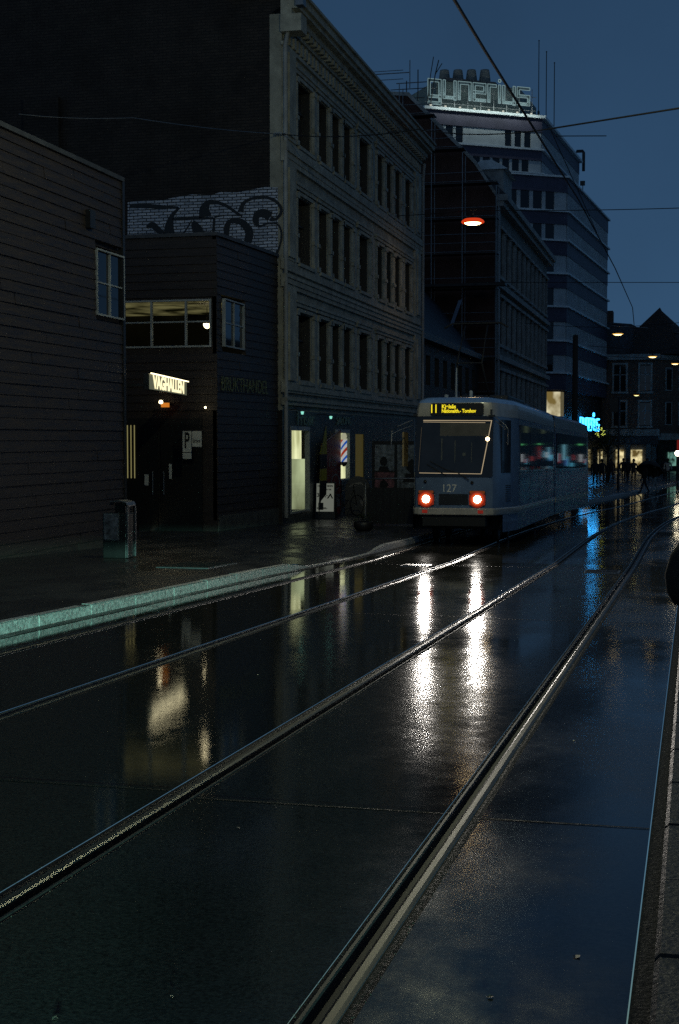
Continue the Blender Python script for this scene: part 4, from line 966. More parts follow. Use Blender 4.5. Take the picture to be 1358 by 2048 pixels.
# chamfered right part
b = MB()
ch0, ch1 = Vector((-3.6, FYb)), Vector((-.4, FYb+4)); cd = (ch1-ch0); 
b.obox((ch0.x, ch0.y, 2.1), (cd.x, cd.y, 0), (-.2, .2, 0), (0, 0, 8.1)); b.build('chamfer_wall', M['brick_far'], t)
cu_ = cd.normalized(); cn = Vector((cu_.y, -cu_.x))
for a in (1.0, 3.2):
    for z in (3.2, 6.9):
        p = ch0 + cu_*a
        f = MB().obox((p.x, p.y, z), (cu_.x*1.1, cu_.y*1.1, 0), (cn.x*.08, cn.y*.08, 0), (0, 0, 2.5)).build('window', M['stone_dim2'], t)
        p = p + cu_*.15; MB().obox((p.x, p.y, z+.1), (cu_.x*.8, cu_.y*.8, 0), (cn.x*.1, cn.y*.1, 0), (0, 0, 2.3)).build('pane', M['glass'], f)
MB().obox((ch0.x, ch0.y, 1.6), (cd.x, cd.y, 0), (cn.x*.3, cn.y*.3, 0), (0, 0, .7)).build('chamfer_band', M['stone_dim2'], t)
MB().obox((ch0.x, ch0.y, 10.2), (cd.x, cd.y, 0), (cn.x*.3, cn.y*.3, 0), (0, 0, .5)).build('chamfer_band', M['stone_dim2'], t)
MB().extr([(-11.5, 10.8), (-11.5, 14.3), (-10.9, 14.5), (-6.6, 14.1), (-5.6, 13.5), (-6.2, 13.3), (-3.6, 15.6), (-.6, 12.8), (.6, 12.4), (.6, 10.8)], (0, FYb+.6, 0), (1, 0, 0), (0, 0, 1), (0, 8, 0)).build('roof', M['slate'], t)
MB().extr([(-6.3, 10.8), (-6.3, 13.2), (-3.6, 15.75), (-.9, 10.8)], (0, FYb-.05, 0), (1, 0, 0), (0, 0, 1), (0, .6, 0)).build('gable', M['wood2'], t)
MB().box(-10.6, -8.6, FYb+1, FYb+3, 13.9, 15.6).build('chimney', M['brick_far'], t)
MB().box(-3.4, .6, FYb+4.2, FYb+12, -2, 11.5).box(-11.5, -3.6, FYb+.36, FYb+9, -2, 10.2).build('body', M['stone_dim'], t)
MB().box(-11.5, -3.6, FYb, FYb+.3, 1.1, 2.1).obox((ch0.x, ch0.y, -1.9), (cd.x, cd.y, 0), (-.2, .2, 0), (0, 0, 3.6)).build('shop_fascia', M['dark'], t)
b = MB()
for x in (-11.5, -8.9, -7.05, -4.9): b.box(x, x+.5, FYb, FYb+.3, -1.9, 1.1)
b.build('shop_piers', M['stone_dim'], t)
for x0, x1 in ((-8.1, -7.25), (-6.5, -5.3), (-10.9, -9.5), (-9.02, -8.94)):
    MB().box(x0, x1, FYb+.1, FYb+.2, -1.4, .55).build('lit_shop_window', M['e_far'], t)
p = ch0 + cu_*1.5 + cn*.05
MB().obox((p.x, p.y, -1.2), (cu_.x*1.6, cu_.y*1.6, 0), (cn.x*.06, cn.y*.06, 0), (0, 0, 1.5)).build('green_lit_window', emis('green_shop', (.35, .8, .65), .35, 1, 1.5, (1, 1, 1), (.02, .06, .04)), t)
text('fascia_letters', 'KAFFE  &  BAR', .6, mat('dim_fascia_letters', (.2, .22, .22), .6), frame((-7.0, FYb-.03, 1.5), (1, 0, 0), (0, -1, 0)), t, .02, sx=.8)

# ------------------------------------------------------------------ right-hand side of the street (outside the photo, lights and reflections come from it)
t = thing('arcade_building', (0, 0, 0), 'row of lit shops across the street, reflected in the tram windows', 'building')
MB().box(14.2, 30, 100, 330, -4, 10).build('wall', M['stone_dim'], t)
rnd = random.Random(11)
cols = [(.15, .7, 1), (.85, .95, 1), (.12, .25, 1), (1, .12, .12), (.2, 1, .35), (.95, .85, .5), (.3, .8, 1)]
ems = [emis('arcade_light', c_, s_) for c_, s_ in zip(cols, (.60, .5, .4, .3, .5, .2, .55))]
y = 122.
while y < 310:
    w = rnd.choice((.35, .5, .8, 1.6, 2.4)); h = rnd.uniform(.35, 1.9); z = G(y)+rnd.uniform(.2, 1.1)
    MB().box(14.1, 14.2, y, y+w, z, z+h).build('lit_shop_window', ems[rnd.choice((0, 1, 2, 3, 6, 0, 6))], t); y += w+rnd.choice((.6, 1.2, 3., 6., 9.))
for i in range(6):
    yy = 132+i*27+rnd.uniform(-5, 5); MB().box(14.1, 14.2, yy, yy+3, .9, 1.1).build('lit_fascia', ems[4], t)
    MB().box(14.1, 14.2, yy+6, yy+8, 2.6, 4.4).build('dim_lit_window', emis('dim_arcade_window', (.6, .8, .4), .12), t)
# ------------------------------------------------------------------ the tram
TX, TY = -5.27, 32.0; K = .95
tram = thing('tram', (TX, TY, G(32)), 'pale blue two-section tram with amber display reading 11 and both headlights on', 'tram')
tram.rotation_euler = (math.atan(-.0155), 0, 0)
fr_plan = [(.79, 0.0), (.88, .03), (.935, .12), (1.0, .45), (1.13, 1.15), (1.232, 1.75), (1.25, 2.1)]
def plan(y1, inset=0., dy=0.):
    r = [(1.25-inset, y1)] + [(x-inset, y+inset*.6+dy) for x, y in fr_plan[::-1]]
    return r + [(-x, y) for x, y in r[::-1]]
def loft(levels, name, m, parent, y1, closed=False):
    b = MB(); rings = []
    for z, ins, dy in levels: rings.append([(x, y, z) for x, y in plan(y1, ins, dy)])
    n = len(rings[0]); vs = [q for r_ in rings for q in r_]
    b.add(vs, [(i*n+j, i*n+j+1, (i+1)*n+j+1, (i+1)*n+j) for i in range(len(rings)-1) for j in range(n-1)], True)
    if closed: b.add(rings[-1], [tuple(range(n))])
    b.add([rings[0][0], rings[0][-1], rings[-1][-1], rings[-1][0]], [(0,1,2,3)])
    o = b.build(name, m, parent)
    md = o.modifiers.new('edge', 'EDGE_SPLIT'); md.split_angle = R(35)
    return o
sec = tram
rake = lambda z: max(0, (z-1.5))*.06
body = loft([(.86, 0, 0), (1.2, -.005, 0), (1.56, 0, 0), (2.3, .01, rake(2.3)), (2.95, .03, rake(2.95))], 'body', M['tram_blue'], tram, 10.9)
loft([(.70, -.012, 0), (.72, -.02, -.01), (.84, -.02, -.01), (.86, -.008, 0)], 'bumper_stripe', M['tram_cream'], tram, 10.9)
loft([(2.95, .024, rake(2.95)), (3.12, .035, .09), (3.26, .06, .11)], 'upper_band', M['tram_cream'], tram, 10.9)
loft([(3.26, .065, .11), (3.33, .10, .16), (3.39, .2, .3), (3.42, .45, .6), (3.43, .7, .9)], 'roof', M['tram_roof'], tram, 10.9, True)
# skirts
b = MB()
for s in (-1, 1):
    b.add([(s*1.05, .55, .30), (s*1.235, 1.9, .30), (s*1.235, 1.9, .70), (s*1.05, .55, .70)], [(0,1,2,3)]).add([(s*1.235, 1.9, .30), (s*1.245, 10.9, .34), (s*1.245, 10.9, .70), (s*1.235, 1.9, .70)], [(0,1,2,3)])
b.build('skirt', M['tram_blue'], tram)
MB().box(-1.1, 1.1, .9, 10.8, .35, .8).build('underframe', M['rubber'], tram)
MB().box(-.72, .72, .02, .9, .45, .72).build('coupler_housing', M['rubber'], tram)
MB().box(-.82, .76, -.045, .02, .705, .855).build('front_bumper', mat('bumper_cream_paint', (.5, .44, .37), .4, var=.15, scale=5), tram, bevel=.012)
for x in (-.72, .56): MB().box(x-.0, x+.12, -.055, -.046, .745, .815).build('reflector', emis('reflector_red', (.9, .05, .02), .16), tram)
for s in (-.72, .72):
    for y in (1.9, 3.7, 9.9): MB().lathe((s, y, .33), [(.001, -.06), (.33, -.06), (.33, .06), (.001, .06)], 20, 'x').build('wheel', M['steel_dark'], tram)
sm_ = MB()
for y in (2.12, 4.32, 6.46, 8.6, 10.6): sm_.box(1.2525, 1.2575, y-.008, y+.008, .88, 1.70)
sm_.box(1.2525, 1.2575, 2.1, 10.9, 1.655, 1.667).build('panel_seams', M['dark'], tram)
# front: windshield
ys = lambda z: rake(z)
def fpanel(poly, y, th, nm, m, par):
    b = MB(); n = len(poly); a = [(x*K, y+ys(z), z) for x, z in poly]; c = [(x*K, y+ys(z)+th, z) for x, z in poly]
    b.add(a+c, [tuple(range(n)), tuple(range(n, 2*n))[::-1]] + [(i, (i+1) % n, n+(i+1) % n, n+i) for i in range(n)]); return b.build(nm, m, par)
def rr(x0, x1, z0, z1, r, n=4):
    out = []
    for cx, cz, a0 in ((x1-r, z1-r, 0), (x0+r, z1-r, 90), (x0+r, z0+r, 180), (x1-r, z0+r, 270)):
        for k_ in range(n+1): a = R(a0+90*k_/n); out.append((cx+r*math.cos(a), cz+r*math.sin(a)))
    return out
ws = fpanel(rr(-.93, .93, 1.56, 2.95, .06), -.012, .03, 'windscreen_surround', M['tram_black'], tram)
tg = mat('windscreen_glass', (.018, .02, .024), .05, var=.4, scale=1.5, spec=.45)
fpanel([(-.80, 1.66), (.66, 1.66), (.88, 2.83), (-.78, 2.83)], -.018, .005, 'windscreen', tg, ws)
fpanel([(-.35, 2.50), (.80, 2.50), (.86, 2.78), (-.35, 2.80)], -.0195, .001, 'sun_blind', mat('beige_blind', (.11, .10, .085), .7, var=.2), ws)
def strip(p, q, w, m, nm='lit_trim'):
    (x0, z0), (x1, z1) = p, q; l = math.hypot(x1-x0, z1-z0); nx, nz = -(z1-z0)/l*w/2, (x1-x0)/l*w/2
    fpanel([(x0-nx, z0-nz), (x1-nx, z1-nz), (x1+nx, z1+nz), (x0+nx, z0+nz)], -.024, .005, nm, m, ws)
for x0, za, zb, w_ in ((-.30, 1.95, 2.45, .03), (.02, 1.9, 2.4, .02), (.42, 1.9, 2.35, .015), (.24, 2.05, 2.12, .07)): strip((x0, za), (x0, zb), w_, mat('dim_cab_fitting', (.10, .11, .10), .6), 'cab_fitting')
strip((-.76, 2.855), (.90, 2.845), .016, M['e_trim']); strip((-.76, 2.82), (.74, 2.80), .010, M['e_trim']); strip((.89, 2.85), (.66, 1.64), .018, M['e_trim'])  # windscreen trim glows by itself where it would catch light
strip((-.84, 1.655), (.66, 1.64), .012, M['e_trim']); strip((-.80, 2.7), (-.86, 1.7), .006, emis('dim_strip', (1, .8, .5), .06))
MB().lathe((.76, -.03+ys(2.45), 2.43), [(.001, -.02), (.035, -.012), (.045, 0), (.001, .01)], 14, 'y').build('lamp_glint', M['e_glint'], ws)  # glowing disc painted in for a lamp's reflection on the windscreen
for pts in ([(-.18, 1.60), (-.45, 1.75), (-.62, 1.85)], [(.35, 1.50), (.1, 1.66), (-.2, 1.74), (-.55, 1.92)]):
    MB().tube([(x, -.045+ys(z), z) for x, z in pts], .012, 6).build('wiper', M['rubber'], ws)
MB().lathe((-.66, -.02, 1.46), [(.001, -.04), (.03, -.02), (.04, 0)], 8, 'y').lathe((.42, -.02, 1.44), [(.001, -.04), (.03, -.02), (.04, 0)], 8, 'y').build('wiper_pivots', M['rubber'], ws)
# destination display
dp = MB(); a = rr(-.56, .66, 2.965, 3.245, .06)
n = len(a); dp.add([(x, .055, z) for x, z in a]+[(x, .13, z) for x, z in a], [tuple(range(n))] + [(i, (i+1) % n, n+(i+1) % n, n+i) for i in range(n)])
dp = dp.build('destination_display', M['black'], tram)
for s, x, z, sz, al, sx_ in (('11', -.48, 3.11, .27, 'CENTER', .72), ('Kjelsås', -.30, 3.165, .125, 'LEFT', .95), ('Nationalth.- Torshov', -.30, 3.065, .115, 'LEFT', .80)):
    text('display_text', s, sz, M['e_led'], frame((x, .052, z), (1, 0, 0), (0, -1, 0)), dp, .001, al, sx_, .0035)
text('fleet_number', '127', .25, M['digit'], frame((-.11, -.006, 1.30), (1, 0, 0), (0, -1, 0)), tram, .003, 'CENTER', .95)
MB().box(-.34, .33, -.012, .0, .93, 1.18).build('grille_panel', M['dark'], tram)
# headlights
M['e_halo'] = emis('red_halo_glow', (1, .16, .03), .9); M['e_halo2'] = emis('dim_red_halo_glow', (1, .08, .015), .45); M['e_halo3'] = emis('faint_red_halo_glow', (1, .06, .015), .16)  # the halo around each headlight, painted as rings of red glow
for x in (-.67, .57):
    hl = fpanel(rr(x-.20, x+.20, .90, 1.26, .06), -.02, .02, 'headlight', M['dark'], tram)
    xk = x*K; MB().lathe((xk, -.024, 1.06), [(.083, -.004), (.118, -.014)], 28, 'y').build('halo_ring', M['e_halo'], hl)
    MB().lathe((xk, -.024, 1.06), [(.118, -.014), (.155, -.010)], 28, 'y').build('halo_ring_mid', M['e_halo2'], hl)
    MB().lathe((xk, -.024, 1.06), [(.155, -.010), (.188, -.004), (.19, .0)], 28, 'y').build('halo_ring_outer', M['e_halo3'], hl)
    MB().lathe((xk, -.022, 1.06), [(.001, -.02), (.05, -.016), (.082, 0)], 20, 'y').build('lens', M['e_head'], hl)
    s = -1 if x < 0 else 1
    fpanel(rr(x-.18, x+.18, 1.19, 1.255, .02), -.028, .006, 'indicator', M['e_orange'], hl)
    fpanel(rr(x-.19 if s > 0 else x+.115, x-.115 if s > 0 else x+.19, .93, 1.17, .02), -.028, .006, 'halo_panel_inner', M['e_halo_side'], hl)  # red panels beside the lens add to its painted halo
    fpanel(rr(x+.12 if s > 0 else x-.19, x+.19 if s > 0 else x-.12, .93, 1.17, .02), -.028, .006, 'halo_panel_outer', M['e_halo_side'], hl)
# side windows
def side_pane(p0, p1, z0, z1, nm, m, par, out=.012):
    (x0, y0), (x1, y1) = p0, p1; l = math.hypot(x1-x0, y1-y0); nx, ny = (y1-y0)/l, -(x1-x0)/l
    if nx*x0 < 0: nx, ny = -nx, -ny
    return MB().obox((x0-nx*.02, y0-ny*.02, z0), (x1-x0, y1-y0, 0), (nx*(out+.02), ny*(out+.02), 0), (0, 0, z1-z0)).build(nm, m, par)
for s in (-1, 1):
    side_pane((s*1.02, .55), (s*1.132, 1.20), 1.66, 2.88, 'cab_window', M['tram_glass'], tram)
    y = 2.15
    for i, w in enumerate((2.1, 2.1, 2.1, 1.85)):
        side_pane((s*1.25, y), (s*1.25, y+w), 1.72, 2.80, 'side_window', M['tram_glass'], tram, .004 if False else .012); y += w+.04
b = MB()
for i in range(9): b.obox((1.075, .85, 1.0+i*.045), (.055, .38, 0), (.02, -.003, 0), (0, 0, .018))
b.build('vent_grille', M['rubber'], tram)
b = MB().tube([(-1.0, .15, 2.86), (-1.28, -.05, 2.72), (-1.42, -.12, 2.62), (-1.44, -.12, 2.2)], .014, 6).tube([(-1.0, .15, 2.74), (-1.28, -.05, 2.62), (-1.42, -.12, 2.54)], .012, 6)
b.build('mirror_arm', M['galv'], tram)
b = MB().tube([(.95, .05, 2.92), (1.18, -.1, 2.74), (1.24, -.1, 2.64), (1.24, -.1, 2.3)], .011, 6).tube([(.93, .05, 2.84), (1.2, -.1, 2.64)], .010, 6)
b.build('mirror_arm', M['galv'], tram)
b = MB().box(.78, .92, .0, .12, 2.93, 2.975).box(.82, .86, .02, .08, 2.97, 3.1); b.build('camera_bracket', M['dark'], tram)
MB().box(-.95, -.86, .0, .05, 2.95, 3.0).build('camera_bracket', M['dark'], tram)
MB().box(-1.30, -1.26, .5, 1.0, 1.8, 2.6).build('door_leaf', mat('lit_door_edge', (.45, .33, .16), .5, var=.2), tram)
# roof gear and pantograph
MB().lathe((-.2, 1.5, 3.42), [(.03, 0), (.02, .55), (.015, .72), (.001, .72)], 8).lathe((.2, 1.2, 3.42), [(.04, 0), (.04, .15), (.001, .17)], 8).lathe((-.42, 1.4, 3.42), [(.05, 0), (.05, .08), (.001, .09)], 8).build('roof_aerials', M['frame_l'], tram)
MB().box(-.7, .7, 4.2, 7.8, 3.43, 3.62).box(-.6, .6, 8.4, 10.2, 3.43, 3.6).build('roof_box', M['dark'], tram, bevel=.04)
pg = MB().tube([(-.35, 3.2, 3.5), (-.3, 2.2, 4.3), (-.28, 3.3, 5.3)], .025, 6).tube([(.35, 3.2, 3.5), (.3, 2.2, 4.3), (.28, 3.3, 5.3)], .025, 6).tube([(-.3, 2.2, 4.3), (.3, 2.2, 4.3)], .02, 6).tube([(-.8, 3.3, 5.25), (-.6, 3.3, 5.36), (.6, 3.3, 5.36), (.8, 3.3, 5.25)], .025, 6).box(-.45, .45, 2.7, 3.6, 3.44, 3.52)
pg.build('pantograph', M['rubber'], tram)
# second section, parts rotated slightly with the bend
s2 = []
def sec2(mb, nm, m, par=None, bevel=0):
    o = mb.build(nm, m, tram, bevel=bevel); o.location = (0, 11.15, 0); o.rotation_euler = (0, 0, R(-1.5)); return o
mb = MB()
def hull(z0, z1, i0, i1, y0=.15, y1=11.3):
    b = MB(); w = 1.25
    b.add([(-w+i0, y0, z0), (w-i0, y0, z0), (w-i0, y1-1, z0), (w-.2-i0, y1, z0), (-w+.2+i0, y1, z0), (-w+i0, y1-1, z0),
           (-w+i1, y0, z1), (w-i1, y0, z1), (w-i1, y1-1, z1), (w-.2-i1, y1, z1), (-w+.2+i1, y1, z1), (-w+i1, y1-1, z1)],
          [(0,1,2,3,4,5), (6,7,8,9,10,11)] + [(i, (i+1) % 6, 6+(i+1) % 6, 6+i) for i in range(6)]); return b
sec2(hull(.862, 2.95, 0, .03), 'rear_body', M['tram_blue']); sec2(hull(.70, .858, -.015, -.015), 'rear_stripe', M['tram_cream'])
sec2(hull(2.953, 3.26, .03, .06), 'rear_upper_band', M['tram_cream']); sec2(hull(3.263, 3.42, .07, .4), 'rear_roof', M['tram_roof'])
sec2(hull(.34, .696, .01, .01), 'rear_skirt', M['tram_blue'])
y = .45
for w in (2.2, 2.2, 2.2, 2.2):
    for s in (-1, 1): sec2(MB().box(s*1.262-.02, s*1.262+.0, y, y+w, 1.72, 2.80) if s > 0 else MB().box(-1.262, -1.242, y, y+w, 1.72, 2.80), 'side_window', M['tram_glass'])
    y += w+.05
b = MB()
for i in range(5):
    w = 1.17 if i % 2 else 1.20
    b.box(-w, w, 10.9+i*.08, 10.98+i*.08, .5, 3.3)
b.build('articulation_bellows', M['rubber'], tram)

# ------------------------------------------------------------------ hanging street lamps and wires
M['e_lamp_halo'] = emis('orange_halo_glow', (1, .07, .01), .6); M['e_lamp_halo2'] = emis('amber_halo_glow', (1, .55, .10), .9)  # glowing rings stand in for the halo around the hanging lamps
def hlamp(x, y, z, label, m, s=1., g='lamps hanging over the street', halo=None):
    t = thing('street_lamp', (x, y, z), label, 'street lamp', g); t.scale = (s, s, s)
    MB().lathe((0, 0, 0), [(.05, .22), (.07, .14), (.28, .08), (.36, .0), (.35, -.02)], 20).build('lamp_shade', M['dark'], t)
    MB().lathe((0, 0, 0), [(.30, -.05), (.22, -.09), (.12, -.115), (.001, -.125)], 20).build('diffuser', m, t)
    MB().lathe((0, 0, 0), [(.36, .01), (.35, -.03), (.27, -.06)] if not halo else [(.30, .10), (.38, .05), (.42, -.01), (.38, -.05), (.30, -.05)], 24).build('lamp_halo', halo or M['e_lamp_halo2'], t)
    MB().tube([(0, 0, .2), (0, 0, .42)], .02, 6).build('hanger', M['dark'], t)
    return t
hlamp(-8.2, 54, 9.86, 'nearest hanging street lamp, glowing orange-white before the scaffolding', M['e_lamp'], 1.05, halo=M['e_lamp_halo'])
hlamp(-5.0, 98, 8.75, 'lit hanging lamp in front of the tower edge, second nearest', M['e_lamp2'])
hlamp(-3.3, 120, 8.45, 'lit hanging lamp before the brick corner building, third along the street', M['e_lamp2'])
hlamp(-1.75, 140, 8.89, 'lit hanging lamp at the right edge of the photo above the far shops', M['e_lamp2'])
hlamp(-5.75, 151, 6.25, 'faint small lit lamp in front of the far brick facade', emis('faint_lamp_glow', (.9, .9, .4), 2.5), .8)
hlamp(-3.5, 22, 10.2, 'hanging street lamp above the photographer, outside the photo', emis('near_street_lamp_glow', (1, .93, .55), 40))
def wire(pts, r, label, name='overhead_wire', sag=0., g='wires over the street', m='rubber'):
    P = []
    for (p, q) in zip(pts, pts[1:]):
        p, q = Vector(p), Vector(q)
        for k_ in range(12):
            s = k_/12; v = p.lerp(q, s); v.z -= sag*4*s*(1-s); P.append(v)
    P.append(Vector(pts[-1])); o = MB().tube(P, r, 6).build(name, M[m]); tag(o, label, 'wire', g); return o
cw = [(-1.95, 6, 5.05), (-2.02, 14, 5.4), (-2.35, 30, 6.55), (-2.4, 45, 6.9), (-2.48, 60, 7.04), (-3.3, 85, 7.2)]
wire(cw, .017, 'thick dark tram wire dropping steeply down the sky to the street end')
wire([(-2.95, 30, 8.04), (-2.37, 36, 6.72)], .010, 'thin drop wire from the span wire down to the thick tram wire')
wire([(-11.29, 38.7, 10.15), (-6.5, 34, 9.05), (-2.95, 30, 8.04)], .014, 'span wire from the stone building insulator to the tram wire', sag=.12)
wire([(-2.95, 30, 8.04), (-.31, 26, 7.42), (6, 16.5, 5.9)], .018, 'thick span wire leaving at the right edge below the antennas')
wire([(-14.2, 28.5, 8.62), (-12.6, 31, 9.0), (-11.29, 38.7, 10.15)], .012, 'pale wire in front of the dark brick wall', sag=.05, m='galv')
wire([(-12.7, 54, 10.2), (-8.2, 54, 10.3), (-.2, 53.5, 10.0), (4, 53, 10.2)], .016, 'span wire carrying the nearest orange lamp', sag=.05)
wire([(-11.3, 75, 9.9), (-.79, 75, 9.62), (5, 75, 9.9)], .018, 'thin level span wire crossing the lower tower')
wire([(-5.7, 60, 14.17), (-3.6, 60, 14.07)], .02, 'short level rod wire sticking out right of the tower top')
wire([(-5.36, 98, 9.28), (-3.05, 98, 9.1)], .035, 'short pale wire above the second lit lamp', m='galv')
wire([(-11.3, 98, 9.6), (-5.0, 98, 9.2), (4, 98, 9.9)], .02, 'dark span wire carrying the second lit lamp', sag=.1)
wire([(-8.5, 120, 9.4), (-3.3, 120, 8.9), (6, 120, 9.9)], .025, 'dark span wire carrying the third lit lamp')
wire([(-8.5, 140, 9.7), (-1.75, 140, 9.3), (8, 140, 10.3)], .025, 'dark span wire carrying the lamp at the right edge')
wire([(-8.5, 151, 6.7), (-5.75, 151, 6.6), (2, 151, 7.4)], .02, 'dark wire carrying the faint small lamp')
t = thing('wire_insulator', (-11.45, 38.65, 10.15), 'pale insulator fixed at the corner of the stone building', 'insulator')
b = MB()
for i in range(4): b.lathe((i*.06, 0, 0), [(.02, -.02), (.05, -.01), (.05, .01), (.02, .02)], 10, 'x')
b.build('discs', M['frame_l'], t); MB().tube([(-.05, .1, 0), (.3, 0, 0)], .015, 6).build('bolt', M['galv'], t)
# masts
t = thing('catenary_mast', (-5.59, 70, G(70)), 'dark thick mast standing in front of the tower', 'mast')
MB().lathe((0, 0, 0), [(.16, 0), (.14, 3), (.13, 7.95), (.001, 8.0)], 14).build('pole', M['cloth_brown'], t); MB().box(-.25, .25, -.25, .25, 0, .12).build('base', M['dark'], t)
t = thing('sign_post', (-4.26, 85.5, G(86)), 'thin dark post on the kerb among the far pedestrians', 'post')
MB().lathe((0, 0, 0), [(.08, 0), (.06, 3), (.05, 5.6), (.001, 5.6)], 10).build('pole', M['dark'], t); MB().box(-.5, -.05, -.02, .02, 4.7, 5.5).build('plate', M['dark'], t)
t = thing('globe_lamp', (-1.05, 104, G(104)), 'bright round globe lamp at the right edge among far shops', 'lamp')
MB().lathe((0, 0, 2.3), [(.001, -.2), (.14, -.14), (.2, 0), (.14, .14), (.001, .2)], 14).build('globe', emis('globe_glow', (1, .88, .6), 14), t); MB().tube([(0, 0, 0), (0, 0, 2.1)], .05, 8).build('pole', M['dark'], t)
t = thing('red_shop_light', (-.75, 118, 1.1), 'small red lit sign beside the globe lamp', 'sign')
MB().box(-.5, .6, 0, .1, -.3, .5).build('face', emis('red_glow', (1, .05, .03), .12), t); MB().box(-.55, .65, .1, .2, -3, .55).build('case', M['dark'], t)
# small tree in the distance
t = thing('street_tree', (-6.3, 110, G(110)+.1), 'small dark street tree before the far corner building', 'tree')
b = MB().tube([(0, 0, 0), (.05, 0, 1.6), (-.05, .1, 3)], [.14, .1, .07]); rnd = random.Random(2)
for k_ in range(9):
    a = k_*.7*2; b.tube([(0, 0, 1.8+k_*.15), (math.cos(a)*.8, math.sin(a)*.8, 2.7+k_*.2), (math.cos(a)*1.4, math.sin(a)*1.4, 3.2+k_*.22)], [.05, .03, .012], 5)
b.build('trunk', M['bark'], t)
b = MB()
cl = [(rnd.gauss(0, .75), rnd.gauss(0, .75), 3.4+rnd.gauss(0, .75)) for _ in range(26)]
for c_ in cl:
    for _ in range(55):
        p = Vector(c_) + Vector((rnd.gauss(0, .26), rnd.gauss(0, .26), rnd.gauss(0, .22))); e = Vector((rnd.uniform(-1, 1), rnd.uniform(-1, 1), rnd.uniform(-1, 1))).normalized()*.13; f = e.cross(Vector((rnd.random(), rnd.random(), 1))).normalized()*.05
        b.add([p, p+f+e*.5, p+e, p-f+e*.5], [(0,1,2,3)])
b.build('crown', M['leaf'], t)
t = thing('fairy_lights', (-6.75, 108.6, 2.2), 'ring of tiny yellow-green lights in the far street tree', 'string lights')
b = MB(); rnd = random.Random(4)
for k_ in range(26):
    a = rnd.uniform(0, 6.28); r_ = rnd.uniform(.15, .42); p = (r_*math.cos(a), rnd.uniform(-.2, .2), r_*math.sin(a)); b.lathe(p, [(.001, -.03), (.03, 0), (.001, .03)], 5)
b.build('bulbs', emis('fairy_glow', (.85, .95, .15), 1.6), t)
MB().tube([(.4*math.cos(a), 0, .4*math.sin(a)) for a in [k_*.4 for k_ in range(16)]], .008, 4).build('cable', M['dark'], t)

